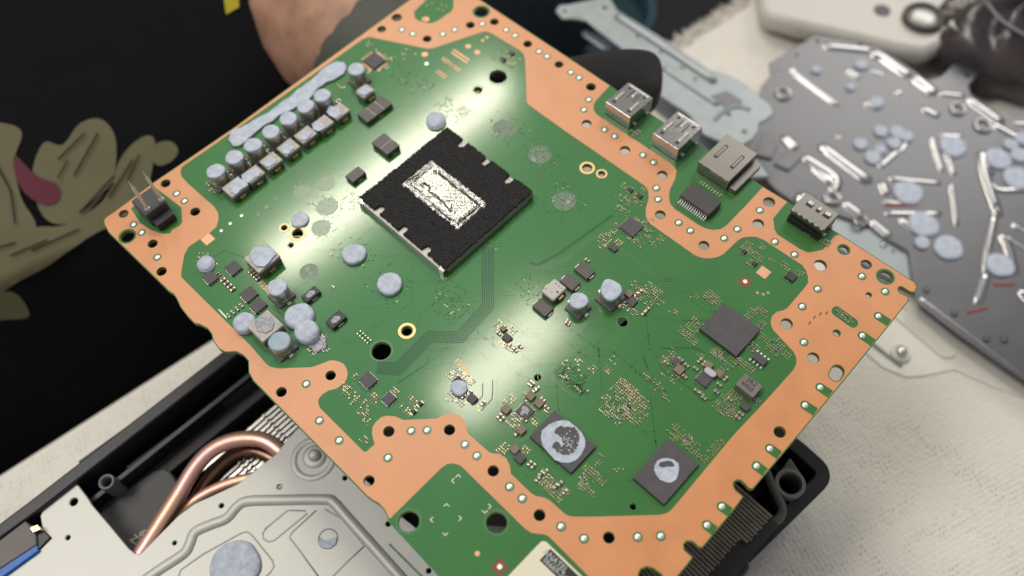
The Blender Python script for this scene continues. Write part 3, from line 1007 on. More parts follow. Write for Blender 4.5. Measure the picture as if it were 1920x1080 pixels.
for s in ('x-', 'x+', 'y-', 'y+'):
    leads(chips[(680, 112.5)], s, 9, .058, .026, .15, .012, m=BARE)
for k in [(420, 502), (377.5, 518.6), (447.8, 552), (466, 574)]:
    leads(chips[k], 'y-', 4, .08, .04, .03, .03)
    leads(chips[k], 'x+', 3, .1, .04, .03, .03)
for k in [(992.7, 817.5), (1186.6, 895.5)]:
    o = chips[k]
    for s in ('y-', 'x+'):
        leads(o, s, 22, o['dims'][0 if s[0] == 'y' else 1] / 23, .025, .012, .05, m=DARKC, name='solder_balls')['kind'] = 'stuff'
# small SOIC
so = blk('flash_chip', (1408, 668), (1441.7, 675), .12, CHIP, b=.02)
leads(so, 'y-', 4, .125, .05, .09, .04, m=SOLDER)
leads(so, 'y+', 4, .125, .05, .09, .04, m=SOLDER)
# printed inductor
pi = blk('power_inductor', (1378.7, 720.5), (1431, 724.5), .27, mat('printed_inductor', (0.19, 0.17, 0.155), .5, bump=.004, bscale=40, var=.1), b=.02)
pi['label'] = 'square brown inductor printed 2R2'
text('2R2', 1409.5, 716.5, .20, ZB + .272, INKD, pi, 0)
text('0925', 1402.5, 725.5, .18, ZB + .272, INKD, pi, 0)
q = MB()
q.cyl(0, 0, 0, .003, .03, INKD, 12)
q.obj('printed_dot', pi, at(1392.7, 717, ZB + .273))
# putty on chips
m1 = chips[(992.7, 817.5)]
c = at(1055.6, 828, ZB + .1)
ring = P2([(1030, 796), (1042, 791), (1056, 788), (1066, 790), (1079, 800), (1091, 812), (1097, 825), (1097, 838), (1089, 853), (1080, 863), (1066, 868), (1052, 867), (1040, 862), (1027, 848), (1018, 836), (1014.5, 822), (1016, 808)], ZB + .1)
hole = P2([(1039, 808), (1046, 801), (1053, 799), (1063, 801), (1077, 801), (1084, 809), (1087, 817), (1086, 829), (1081, 842), (1074, 851), (1064, 854), (1054, 853), (1044, 847), (1036, 840), (1036.5, 832), (1042, 827), (1048, 829), (1052, 836), (1056, 831), (1053, 823), (1048, 816), (1042, 815)], ZB + .1)
solid('thermal_putty', ring, [jitter(hole, .03, .018, 4)], ZB + .102, ZB + .117, [PUTTY], m1, bevel=.005)
rr = random.Random(11)
mb = MB()
for k in range(70):
    x, y = rr.gauss(1064, 9), rr.gauss(832, 12)
    p = at(x, y, ZB + .1)
    mb.cyl(p.x - WLOC[m1].x, p.y - WLOC[m1].y, .1, .112, rr.uniform(.008, .028), PUTTY, 7)
o = mb.obj('putty_specks', m1, WLOC[m1])
o['kind'] = 'stuff'
m2 = chips[(1186.6, 895.5)]
ring = P2([(1228, 872), (1233, 864), (1242, 860), (1252, 859.5), (1262, 862), (1271, 869), (1272.5, 877), (1271, 890), (1267, 900), (1259, 905.5), (1249, 905), (1238, 900), (1231, 891), (1227, 881)], ZB + .1)
hole = P2([(1234, 874), (1237, 868), (1245, 864.5), (1254, 864), (1261, 866.5), (1266, 874), (1262, 876), (1250, 876), (1243, 878)], ZB + .1)
solid('thermal_putty', jitter(ring, .2, .008, 2), [jitter(hole, .05, .01, 3)], ZB + .102, ZB + .122, [PUTTY], m2, bevel=.007)
smear('thermal_putty', [(977, 768), (981, 761), (988, 762), (992, 769), (989, 777), (983, 774), (979, 779), (975, 775)], ZB + .092, .01, chips[(965.8, 770)], m=PUTTYD, seed=8, step=.05, amp=.02)
putty(860.5, 726, .25, .10, ZB + .07, board, 71, dome=.6)
solid('thermal_putty', stadium(*P2([(1327, 695.5), (1336, 702)], ZB + .09), .085), [], ZB + .08, ZB + .14, [mat('pale_putty', (.5, .5, .54), .5)], board, bevel=.02)

# ------------------------------------------------------------------ small passive parts that can be picked apart
def passive_mesh(name, lx, ly, h, body):
    mb = MB()
    t = lx * .24
    mb.box(-lx / 2 + t, -ly / 2 * .96, 0, lx / 2 - t, ly / 2 * .96, h * .96, body)
    mb.box(-lx / 2, -ly / 2, 0, -lx / 2 + t, ly / 2, h, SILVER, .008)
    mb.box(lx / 2 - t, -ly / 2, 0, lx / 2, ly / 2, h, SILVER, .008)
    return mb.mesh(name)


PM = {}


def passive(px, py, lx=.16, ly=.09, along='x', h=.07, body=CERAM, name='ceramic_capacitor'):
    k = (lx, ly, h, body.name)
    if k not in PM:
        PM[k] = passive_mesh(name, lx, ly, h, body)
    return place(bpy.data.objects.new(name, PM[k]), board, at(px, py, ZB + h) - Vector((0, 0, h - .001)), 0 if along == 'x' else math.pi / 2)


def prow(a, c, n, **k):
    for i in range(n):
        t = i / (n - 1)
        passive(a[0] + (c[0] - a[0]) * t, a[1] + (c[1] - a[1]) * t, **k)


prow((417.8, 524), (436, 541), 4, lx=.17, ly=.10, along='y')
prow((469, 508), (483, 522), 4, lx=.15, ly=.08, along='y')
prow((452, 572), (428, 591), 4, lx=.15, ly=.08, along='x')
prow((407, 512), (416, 519), 3, lx=.10, ly=.05, along='y')
for i in range(5):
    x, y = 673 + i * 4.7, 623 + i * 4.2
    passive(x, y, lx=.16, ly=.07, along='y', h=.03, body=GREEN, name='gilt_pad_pair')
for (x, y, al) in [(1200, 546, 'y'), (1193, 551, 'y'), (1214, 579, 'y'), (1207, 586, 'y'), (1101, 487, 'x'), (1066, 602, 'x'), (1064, 606, 'x'), (966, 655, 'x'), (975, 648, 'x'), (958, 648, 'x'), (994, 717, 'y'), (998, 720, 'y'), (1003, 731, 'y'), (1007, 728, 'y'), (936, 779, 'y'), (941, 785, 'y'), (993, 868, 'y'), (1000, 873, 'y'),
                   (1014, 887, 'y'), (1023, 884, 'y'), (1008, 898, 'y'), (1042, 911, 'y'), (1050, 906, 'y'), (1059, 922, 'y'), (969, 812, 'y'), (984, 786, 'x'), (1018, 748, 'x'), (1025, 763, 'x'), (1277, 673, 'x'), (1250, 679, 'x'), (1288, 684, 'x'), (1284, 705, 'x'),
                   (1312, 675, 'y'), (1320, 680, 'y'), (1354, 704, 'y'), (1361, 709, 'y'), (1349, 720, 'x'), (1305, 690, 'x'), (1307, 732, 'x'), (1316, 738, 'x'), (1320, 745, 'x'), (1344, 734, 'x'), (1384, 782, 'x'), (1390, 775, 'x'), (1369, 748, 'x'), (881, 735, 'y'), (869, 742, 'y'),
                   (906, 755, 'y'), (1185, 245, 'x'), (1244, 250.5, 'x'), (948, 614, 'x'), (935, 624, 'x')]:
    passive(x, y, lx=.155, ly=.085, along=al)
for i, (x, y) in enumerate([(1187.5, 254), (1193, 250), (1198, 246)]):
    passive(x, y, lx=.13, ly=.09, along='x', h=.04)
for (x, y, s) in [(1328.9, 684, .23), (1348.9, 698.5, .23), (1273.7, 692, .27), (994.8, 741.5, .24), (1011, 755, .24), (948.9, 766.5, .24), (977, 805.5, .23), (965, 841, .24), (1179.5, 549.5, .23), (943.8, 615.5, .16), (1064, 603, .0)]:
    if s:
        mb = MB()
        mb.box(-s / 2, -s / 2, 0, s / 2, s / 2, .11, CERAM, .015)
        mb.obj('chip_inductor', board, at(x, y, ZB + .11) - Vector((0, 0, .11)))
# small pairs of terminals beside the capacitors of the row
for i in range(8):
    x, y = CAPS[i]
    if i < 7:
        passive(x + 32, y + 9, lx=.15, ly=.08, along='x', h=.06)
        passive(x + 29, y + 13, lx=.15, ly=.07, along='x', h=.06)
    passive(x - 14, y + 22, lx=.14, ly=.07, along='y', h=.05)
    passive(x - 10, y + 25, lx=.14, ly=.06, along='y', h=.05)
passive(404, 347, lx=.14, ly=.07)

# ------------------------------------------------------------------ clusters of tiny parts, too small to pick apart
tiny = MB()
rt = random.Random(5)
TX, TY = WLOC[board].x, WLOC[board].y


def cluster(px, py, wx, wy, n, gold=.7, size=(.045, .028), h=.03, pitch=.085):
    c = at(px, py)
    used = set()
    k = 0
    tries = 0
    s = pxcm(px, py)
    hx, hy = max(1, int(wx * s / pitch / 2 * 1.15)), max(1, int(wy * s / pitch / 2 * 1.15))
    while k < n and tries < n * 8:
        tries += 1
        i, j = rt.randint(-hx, hx), rt.randint(-hy, hy)
        if (i, j) in used:
            continue
        used.add((i, j))
        k += 1
        x, y = c.x - TX + i * pitch, c.y - TY + j * pitch * .95
        a, d = (size if rt.random() < .5 else size[::-1])
        r = rt.random()
        if gold < .1 and r > gold + .12:
            tiny.box(x - a, y - d, .14, x + a, y + d, .14 + h, GREEN, .006)
        elif r < gold:
            g = GOLD if rt.random() < .35 else CERAML
            tiny.box(x - a / 2, y - d / 2, .14, x + a / 2, y + d / 2, .14 + h * .7, g)
        else:
            tiny.box(x - a * .7, y - d * .7, .14, x + a * .7, y + d * .7, .14 + h, CERAM if rt.random() < .6 else DARKC)
            tiny.box(x - a * .85, y - d * .6, .14, x - a * .45, y + d * .6, .14 + h * 1.05, SILVER)
            tiny.box(x + a * .45, y - d * .6, .14, x + a * .85, y + d * .6, .14 + h * 1.05, SILVER)


G = .0
for args in [(700, 90, 50, 14, 22), (722, 122, 16, 40, 16), (685, 128, 30, 10, 8), (764, 104, 26, 22, 14), (948, 96, 14, 12, 10), (966, 110, 20, 14, 14), (956, 122, 18, 12, 12), (928, 108, 12, 12, 6), (640, 160, 14, 8, 6),
             (790, 6, 24, 18, 10), (825, 12, 30, 16, 9), (798, 36, 10, 6, 5),
             (1176, 352, 18, 10, 12), (1190, 372, 36, 20, 26), (1168, 375, 24, 10, 12), (1208, 355, 12, 10, 8), (1176, 402, 44, 12, 24), (1212, 418, 14, 26, 14), (1214, 440, 50, 26, 42), (1192, 452, 26, 14, 16), (1150, 432, 14, 30, 14), (1132, 450, 20, 18, 18), (1160, 455, 14, 14, 10), (1128, 462, 16, 12, 10),
             (1223, 545, 30, 22, 30), (1212, 560, 26, 22, 24), (1180, 580, 30, 12, 18), (1192, 535, 20, 10, 8),
             (1300, 612, 22, 34, 26), (1296, 637, 22, 16, 20), (1280, 622, 12, 14, 10), (1333, 557, 22, 22, 24), (1345, 566, 14, 10, 10), (1408, 590, 14, 30, 18), (1430, 585, 20, 12, 12), (1426, 610, 12, 26, 12), (1432, 634, 18, 12, 14), (1455, 650, 20, 34, 26), (1475, 666, 16, 10, 10), (1409, 652, 20, 20, 20),
             (1362, 668, 40, 20, 26), (1345, 665, 20, 14, 14), (1398, 686, 36, 18, 34), (1378, 676, 18, 14, 14), (1258, 672, 18, 14, 14), (1245, 676, 16, 14, 12), (1262, 660, 10, 8, 6), (1312, 668, 14, 8, 6), (1360, 690, 10, 8, 4),
             (1362, 758, 34, 40, 44), (1378, 742, 20, 18, 18), (1370, 775, 24, 14, 16), (1417, 752, 12, 12, 8), (1268, 704, 14, 10, 8),
             (1276, 815, 40, 20, 30), (1295, 834, 24, 20, 18), (1342, 838, 10, 36, 16), (1315, 855, 24, 14, 12), (1265, 822, 14, 8, 6),
             (1172, 750, 60, 50, 130), (1155, 768, 40, 40, 60), (1190, 770, 40, 40, 55), (1178, 725, 30, 14, 20),
             (1112, 692, 18, 12, 12), (1140, 694, 18, 14, 12), (1083, 678, 14, 10, 6), (1152, 676, 8, 8, 4), (1066, 715, 60, 6, 22, 0), (1075, 705, 44, 30, 46, 0), (1056, 690, 10, 34, 16, 0), (1090, 730, 26, 10, 12, 0),
             (958, 650, 20, 16, 14), (934, 612, 10, 20, 10), (948, 646, 26, 8, 12), (962, 620, 8, 14, 8), (862, 700, 26, 16, 22), (880, 712, 26, 18, 22), (848, 745, 22, 20, 16), (862, 752, 26, 14, 16), (897, 762, 20, 10, 8), (846, 705, 10, 14, 8),
             (955, 752, 16, 26, 20), (965, 790, 26, 24, 34), (1003, 790, 18, 14, 16), (1022, 770, 20, 10, 12), (986, 745, 12, 10, 6), (944, 842, 18, 20, 14), (985, 845, 16, 14, 12), (1028, 905, 26, 26, 30), (1038, 925, 40, 14, 26), (1060, 922, 18, 16, 14), (1020, 890, 10, 10, 5),
             (1100, 900, 22, 10, 10), (1115, 890, 44, 12, 26), (1100, 920, 34, 12, 16), (1120, 868, 10, 30, 8), (1160, 880, 14, 8, 4),
             (740, 735, 10, 16, 12), (702, 745, 14, 14, 10), (774, 752, 22, 14, 14), (766, 774, 18, 14, 14), (757, 765, 12, 10, 6), (655, 740, 30, 26, 20), (690, 755, 20, 24, 14), (665, 705, 10, 8, 5), (680, 775, 24, 18, 12), (684, 826, 14, 10, 5), (690, 790, 12, 8, 4), (645, 725, 16, 12, 8),
             (1400, 462, 16, 22, 18), (1415, 478, 26, 16, 22), (1428, 463, 16, 10, 8), (1408, 494, 14, 14, 12), (1480, 505, 26, 8, 12), (1500, 513, 10, 14, 8), (1448, 488, 14, 8, 4), (1475, 520, 8, 10, 5),
             (1578, 590, 20, 6, 10), (1588, 598, 20, 6, 10), (1520, 440, 20, 14, 10), (1545, 452, 24, 10, 12),
             (384, 478, 16, 6, 8), (400, 495, 10, 12, 8), (372, 488, 6, 10, 5), (400, 358, 10, 10, 5), (588, 625, 16, 10, 8), (608, 632, 10, 10, 6), (585, 655, 18, 8, 8), (610, 655, 8, 12, 6), (618, 538, 6, 6, 2),
             (1200, 548, 12, 30, 10), (1237, 568, 18, 6, 5), (1262, 585, 10, 6, 4), (1302, 557, 16, 8, 5), (1262, 712, 40, 10, 8), (1225, 715, 40, 14, 10), (1240, 735, 40, 12, 8)]:
    cluster(*args)
# sparse ghost fields of vias under putty spots
for (px, py, w_, n) in [(945, 241, 66, 46), (1012, 290, 56, 40), (1058, 377, 62, 44), (663, 476, 66, 40), (730, 533, 66, 40), (614, 387, 50, 30), (600, 425, 46, 24), (845, 205, 44, 50), (870, 208, 20, 26), (845, 575, 60, 50), (840, 545, 50, 24), (1050, 565, 0, 0), (657, 374, 36, 26), (776, 155, 50, 26), (750, 140, 40, 20), (930, 455, 24, 12), (995, 535, 40, 20), (1000, 560, 40, 20)]:
    if n:
        cluster(px, py, w_, w_ * .8, n, gold=.08, size=(.03, .018), h=.018, pitch=.09)
tc = tiny.obj('tiny_components', board, WLOC[board])
tag(tc, kind='stuff')

# ------------------------------------------------------------------ traces, fiducials, prints
tr = MB()
trl = MB()


def ribbon(mb, P, wd, m, z=.1412, z2=None):
    P = [Vector(p) for p in P]
    L, R = [], []
    for i, p in enumerate(P):
        d1 = (p - P[i - 1]).normalized() if i else (P[1] - p).normalized()
        d2 = (P[i + 1] - p).normalized() if i < len(P) - 1 else d1
        n1 = Vector((-d1.y, d1.x))
        n2 = Vector((-d2.y, d2.x))
        nn = (n1 + n2)
        nn = nn / max(.5, nn.length_squared / 2)
        L.append(p + nn * wd / 2)
        R.append(p - nn * wd / 2)
    V = []
    for p in L + R:
        V.append((p.x - TX, p.y - TY, z + .0035))
    n = len(P)
    F = [[n + i, n + i + 1, i + 1, i] for i in range(n - 1)]
    mb.add(V, F, m)
    V2 = [(v[0], v[1], z - .001) for v in V]
    b0 = len(mb.v)
    mb.add(V + V2, [[i, i + 1, 2 * n + i + 1, 2 * n + i] for i in range(n - 1)] + [[n + i + 1, n + i, 3 * n + i, 3 * n + i + 1] for i in range(n - 1)], m)


def bus(pts, n, pitch, wd, m, mb):
    P = P2(pts)
    for k in range(n):
        o = (k - (n - 1) / 2) * pitch
        Q = []
        for i, p in enumerate(P):
            p = Vector(p)
            d1 = (p - Vector(P[i - 1])).normalized() if i else (Vector(P[1]) - p).normalized()
            d2 = (Vector(P[i + 1]) - p).normalized() if i < len(P) - 1 else d1
            n1 = Vector((-d1.y, d1.x))
            n2 = Vector((-d2.y, d2.x))
            nn = n1 + n2
            nn = nn / max(.5, nn.length_squared / 2)
            Q.append(p + nn * o)
        ribbon(mb, Q, wd, m)


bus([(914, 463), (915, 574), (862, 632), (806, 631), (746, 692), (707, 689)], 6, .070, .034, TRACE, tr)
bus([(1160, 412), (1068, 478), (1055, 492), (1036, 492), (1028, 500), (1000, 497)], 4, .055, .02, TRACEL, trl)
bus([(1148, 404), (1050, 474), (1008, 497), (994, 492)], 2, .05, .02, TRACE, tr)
for pts, wd, m in [([(1150, 455), (1240, 525), (1262, 527)], .02, TRACEL), ([(1160, 470), (1225, 520)], .015, TRACEL), ([(940, 530), (968, 552), (1000, 577)], .02, TRACEL), ([(745, 719), (800, 682), (804, 668)], .03, TRACE),
                   ([(647, 309), (540, 385), (500, 398)], .02, TRACEL), ([(600, 338), (560, 366)], .02, TRACEL), ([(1239, 653), (1302, 652), (1322, 662)], .03, TRACE), ([(1236, 682), (1240, 692), (1330, 752), (1340, 748), (1352, 736)], .02, TRACE),
                   ([(926, 620), (950, 598), (975, 616)], .02, TRACEL), ([(1085, 623), (1110, 600), (1106, 588)], .02, TRACEL), ([(1064, 612), (1084, 625)], .02, TRACEL), ([(905, 718), (905, 742), (890, 760)], .03, TRACE), ([(924, 712), (923, 748), (902, 770)], .03, TRACE),
                   ([(968, 722), (968, 712), (982, 703), (996, 712)], .02, TRACEL), ([(1000, 812), (960, 838), (940, 828)], .02, TRACEL), ([(1036, 705), (1038, 716), (1075, 745), (1090, 744)], .018, TRACEL),
                   ([(1040, 700), (1062, 682)], .018, TRACEL), ([(1275, 610), (1282, 622), (1278, 634), (1262, 636), (1250, 628)], .02, TRACEL), ([(455, 533), (530, 600)], .02, TRACEL), ([(395, 545), (412, 560)], .015, TRACEL), ([(410, 580), (425, 596)], .03, SILVER),
                   ([(460, 484), (420, 470), (400, 482)], .015, TRACE), ([(565, 515), (615, 542)], .012, TRACEL), ([(1205, 668), (1216, 692)], .05, TRACE), ([(960, 800), (936, 826)], .012, TRACEL), ([(1170, 470), (1210, 498)], .012, TRACEL),
                   ([(1245, 527), (1262, 527)], .012, TRACE), ([(1245, 523), (1262, 523)], .012, TRACE), ([(730, 1020), (860, 1150)], .05, TRACE), ([(690, 740), (720, 742)], .018, TRACEL), ([(688, 752), (712, 765)], .018, TRACEL), ([(655, 722), (672, 740)], .02, TRACEL), ([(662, 718), (678, 736)], .02, TRACEL)]:
    ribbon(tr if m is TRACE else trl, P2(pts), wd, m)
# comb of short fine tracks
for i in range(7):
    ribbon(trl, P2([(654 + i * 6, 725 + i * 5.5), (640 + i * 6, 742 + i * 5.5)]), .014, TRACEL)
    ribbon(trl, P2([(1190 + i * 9, 695 + i * 6), (1194 + i * 9, 699 + i * 6)]), .05, TRACE)
rg = random.Random(21)
wMAIN = P2(MAIN)


gt = MB()
for (cx_, cy_, n) in [(760, 200, 5), (700, 420, 6), (560, 470, 4), (900, 560, 6), (1000, 450, 7), (1110, 330, 5), (1250, 560, 6), (1230, 640, 6), (1100, 640, 7), (900, 700, 7), (800, 700, 6), (1150, 860, 6), (1350, 800, 4), (1400, 560, 5), (950, 300, 5), (640, 700, 5), (830, 780, 3), (760, 560, 6), (1010, 620, 7), (520, 330, 4)]:
    for _ in range(n):
        p = at(cx_ + rg.uniform(-60, 60), cy_ + rg.uniform(-45, 45)).xy
        a_ = rg.choice([0, math.pi / 2, math.pi / 4, math.pi, -math.pi / 2])
        Q = [Vector(p)]
        for k in range(rg.randint(2, 4)):
            L_ = rg.uniform(.3, 1.6)
            Q.append(Q[-1] + Vector((math.cos(a_), math.sin(a_))) * L_)
            a_ += rg.choice([-1, 1]) * math.pi / 4
        m_ = rg.choice([1, 1, 2, 3])
        if not all(inside((q_.x + dx_, q_.y + dy_), wMAIN) for q_ in Q for dx_ in (-.2, .2) for dy_ in (-.2, .2)):
            continue
        for k in range(m_):
            o_ = Vector((.05 * k, -.03 * k))
            ribbon(gt, [q_ + o_ for q_ in Q], .018, GREEN, z=.1385 + .0012)
        for e in (Q[0], Q[-1]):
            gt.cyl(e.x - TX, e.y - TY, .14, .1435, .028, GREEN, 8)
tag(gt.obj('covered_track', board, WLOC[board]), kind='stuff')
tag(tr.obj('circuit_track', board, WLOC[board]), kind='stuff')
tag(trl.obj('raised_track', board, WLOC[board]), kind='stuff')

# hatched relief under the varnish, lit by the streak
hb = MB()
for (x0, y0, w_, h_) in [(990, 545, 46, 34), (925, 690, 60, 60), (1010, 640, 50, 60), (860, 660, 40, 40)]:
    c = at(x0, y0)
    for i in range(-8, 9):
        for j in range(-8, 9):
            if (i + j) % 2 or abs(i) * 6 > w_ or abs(j) * 6 > h_:
                continue
            x, y = c.x - TX + i * .07, c.y - TY + j * .07
            hb.box(x - .022, y - .022, .1395, x + .022, y + .022, .1425, GREEN)
tag(hb.obj('hatched_relief', board, WLOC[board]), kind='stuff')

for s, px, py, size in [('F3502', 497.5, 539.5, .24), ('F3501', 867, 687, .24)]:
    text(s, px, py, size, ZB + .001, BARE, board, 0)
text('VSM-100', 845, 121, .26, ZB + .001, BARE, board, 0)
text('1022', 827, 139, .26, ZB + .001, BARE, board, 0)
for a, c in [((850, 93), (880, 113)), ((846, 98), (876, 118))]:
    q = MB()
    ribbon(q, P2([a, c]), .07, BARE)
    q.obj('copper_bar', board, WLOC[board])
for x, y, r in [(796.5, 102, .12), (878, 87, .11), (895, 98, .11), (913, 70, .06), (905, 76, .06), (895, 1038, .07), (1028 - 0, 0, 0), (798, 36, .14)]:
    if r:
        rounddisc('fiducial_dot', x, y, r, BARE, z=.002)
for x, y, r in [(800, 120, .07), (1397, 528, .07), (415, 433, .05), (431.7, 419.5, .05), (453, 404.7, .05)]:
    rounddisc('silver_dot', x, y, r, SOLDER, z=.010)
for x, y, m in [(389.7, 448.6, BARE), (1431.7, 510.8, BARE), (1397, 528.5, mat('brown_pad', (.22, .07, .03), .5)), (937, 1062.7, MATS['brown_pad'] if 'brown_pad' in MATS else BARE)]:
    c = at(x, y)
    s = .17
    solid('square_pad', [(c.x - s, c.y - s), (c.x + s, c.y - s), (c.x + s, c.y + s), (c.x - s, c.y + s)], [], ZB + .001, ZB + .006, [m], board)
rounddisc('silver_dot', 937, 1062.7, .07, SOLDER, z=.008)
for x, y in [(1451, 554 - 2), (1460, 549), (1440, 549)]:
    rounddisc('silver_dot', x - 20, y, .045, GOLD, z=.004)
for x, y in [(1518, 605.6), (1527, 595), (1538, 589), (1550, 587)]:
    q = MB()
    ribbon(q, P2([(x - 2, y + 3), (x + 2, y - 3)]), .04, MATS['brown_pad'], z=.147)
    q.obj('printed_dash', board, WLOC[board])
for x, y, a in [(859, 890, 0), (847, 901.6, 1), (837, 944.5, 0), (807, 974.5, 1), (865, 972, 3), (835, 1004, 2), (920.7, 949.6, 3), (909, 962, 2)]:
    q = MB()
    # corner marks: two short strokes meeting in a point, in the photo's four directions
    s = 5
    d = [(-s, s, 0, 0, s, s), (s, -s, 0, 0, s, s), (-s, -s, 0, 0, s, -s), (-s, -s, 0, 0, -s, s)][a]
    ribbon(q, P2([(x + d[0], y + d[1]), (x + d[2], y + d[3]), (x + d[4], y + d[5])]), .025, CARD)
    q.obj('corner_mark', board, WLOC[board])
dm = MB()
for _ in range(240):
    x, y = rg.uniform(-21.5, -1), rg.uniform(0, 17)
    if inside((x, y), wMAIN):
        q_ = rg.uniform(.004, .011)
        dm.box(x - TX - q_, y - TY - q_ * .6, .1405, x - TX + q_, y - TY + q_ * .6, .146, INK)
tag(dm.obj('dust_specks', board, WLOC[board]), kind='stuff')
pm_ = MB()
pm_.cyl(0, 0, 0, .002, .022, DARKC, 10)
pm_ = pm_.mesh('pin_mark')
for k_, (x, y, h_) in {(1312, 616): (1326, 616, .14), (992.7, 817.5): (1001, 818, .10), (1186.6, 895.5): (1196, 896, .10), (1160.6, 425): (1167, 425, .085), (672, 711): (678, 711, .09), (1303, 710.6): (1322, 707.5, .09), (420, 502): (426, 502, .085), (447.8, 552): (454, 552, .085)}.items():
    place(bpy.data.objects.new('pin_mark', pm_), chips[k_], at(x, y, ZB + h_) + Vector((0, 0, .0015)))
# cream label with the black print
lab = solid('cream_label', jitter(P2([(1010, 1021), (1016, 1015.5), (1024, 1016.5), (1200, 1186), (1130, 1262), (930, 1105)]), 9, 0), [], ZB + .01, ZB + .06, [CARD], board)
x0, y0 = at(1032, 1029, ZB + .062).xy
bl = solid('black_print_panel', P2([(1032, 1029), (1011.5, 1050.5), (1131, 1165), (1151, 1143)], ZB + .062), [], ZB + .0605, ZB + .063, [CARDB], lab)
text('ANATEL', 1041.5, 1052, .22, ZB + .0635, INK, lab, 0, sx=.95)
text('06669-24', 1040, 1067, .22, ZB + .0635, INK, lab, 0, sx=.88)

# ------------------------------------------------------------------ connectors
def shell(name, L, R, h, m, label):
    x0, y0, x1, y1 = corners(L, R, h)
    cx, cy = (x0 + x1) / 2, (y0 + y1) / 2
    X0, Y0, X1, Y1 = x0 - cx, y0 - cy, x1 - cx, y1 - cy
    t = .035
    mb = MB()
    mb.box(X0, Y0, .03, X0 + t, Y1, h - t, m)
    mb.box(X1 - t, Y0, .03, X1, Y1, h - t, m)
    mb.box(X0 + t, Y0, .03, X1 - t, Y0 + t, h - t, m)
    mb.box(X0 - .005, Y0 - .005, h - t, X1 + .005, Y1 + .005, h, m, .012)
    o = mb.obj(name, board, (cx, cy, ZB + .001))
    o['label'] = label
    q = MB()
    q.box(X0 + t + .03, Y0 + t, .12, X1 - t - .03, Y1 - .1, h * .45, BLACKP)
    q.obj('contact_tongue', o, WLOC[o])
    # crenellated rear edge
    for k, u in enumerate((.12, .45, .78)):
        q = MB()
        xx = X0 + (X1 - X0) * u
        q.box(xx, Y0 - .022, h - .10, xx + (X1 - X0) * .16, Y0 - .002, h - .02, m)
        q.obj('rear_tab', o, WLOC[o])
    for (u, v) in ((0, .25), (1, .25), (0, .8), (1, .8)):
        q = MB()
        xx = X0 - .03 if u == 0 else X1 + .03
        yy = Y0 + (Y1 - Y0) * v
        q.box(xx - .03, yy - .06, -.1, xx + .03, yy + .06, .08, SOLDER, .01)
        q.obj('anchor_leg', o, WLOC[o])
    return o, X0, Y0, X1, Y1


for L, R in [((1136, 190.5), (1223.8, 183.5)), ((1225, 249.5), (1317.5, 238.5))]:
    o, X0, Y0, X1, Y1 = shell('usb_port', L, R, .60, NICKEL, 'upright usb port shell of bright sheet metal with spring windows')
    W_, D_ = X1 - X0, Y1 - Y0
    for (u, v, a, c, m, hh, nm) in [(.20, .16, .13, .10, BLACKP, .002, 'slot'), (.80, .16, .13, .10, BLACKP, .002, 'slot'), (.20, .84, .10, .08, BLACKP, .002, 'slot'), (.80, .84, .10, .08, BLACKP, .002, 'slot'),
                                  (.17, .45, .09, .34, STEELL, .03, 'spring'), (.80, .42, .09, .34, STEELL, .03, 'spring'), (.50, .76, .08, .22, STEELL, .035, 'spring'),
                                  (.38, .68, .035, .36, BLACKP, .002, 'slit'), (.64, .68, .035, .36, BLACKP, .002, 'slit')]:
        q = MB()
        x, y = X0 + W_ * u, Y0 + D_ * v
        q.box(x - W_ * a / 2, y - D_ * c / 2, .60 - .001, x + W_ * a / 2, y + D_ * c / 2, .60 + hh, m, .004 if hh > .01 else 0)
        q.obj({'slot': 'painted_cutout', 'slit': 'painted_cutout', 'spring': 'spring_tab'}[nm], o, WLOC[o])  # openings are flat black patches, the shade inside them painted
    q = MB()
    q.box(X0 + W_ * .08, Y1 - .09, .60 - .01, X1 - W_ * .08, Y1 - .01, .618, STEELL, .005)
    q.obj('folded_lip', o, WLOC[o])
o, X0, Y0, X1, Y1 = shell('hdmi_port', (1310, 302.5), (1420, 288), .50, NICKELD, 'wide hdmi port shell with two sunk springs')
W_, D_ = X1 - X0, Y1 - Y0
for u in (.24, .78):
    q = MB()
    x, y = X0 + W_ * u, Y0 + D_ * .55
    q.box(x - W_ * .055, y - D_ * .24, .4985, x + W_ * .055, y + D_ * .20, .502, BLACKP)
    q.obj('painted_cutout', o, WLOC[o])  # black patch painted for the dark recess around the spring
    q = MB()
    q.box(x - W_ * .035, y - D_ * .18, .5, x + W_ * .035, y + D_ * .16, .512, NICKELD, .004)
    q.obj('spring_tab', o, WLOC[o])
q = MB()
q.box(X1 + .02, Y0 + .05, .02, X1 + .30, Y1 - .12, .20, NICKELD, .02)
q.obj('side_flange', o, WLOC[o])
q = MB()
for i in range(8):
    q.box(-.35 + i * .11, -.06, 0, -.31 + i * .11, .06, .03, SILVER)
q.obj('contact_row', board, at(1329.5, 353, ZB) + Vector((0, 0, .001)))
q = MB()
q.box(-.45, -.03, 0, .45, .03, .04, mat('pcb_film', (.16, .20, .10), .4))
q.obj('solder_bar', board, at(1344, 337, ZB) + Vector((0, 0, .001)))
o = blk('transformer_chip', (1274.7, 365.5), (1353.9, 379.5), .26, CHIPD, b=.03, label='long black network transformer with a comb of silver leads')
leads(o, 'y-', 13, o['dims'][0] / 14, .032, .16, .05, m=SOLDER)
leads(o, 'y+', 13, o['dims'][0] / 14, .032, .12, .05, m=SOLDER)
leads(o, 'y-', 13, o['dims'][0] / 14, .032, .03, .16, m=SOLDER)
o, X0, Y0, X1, Y1 = shell('usb_port', (1484, 391), (1573, 401), .52, NICKELD, 'flat usb port shell at the far right end with toothed rear edge')
W_, D_ = X1 - X0, Y1 - Y0
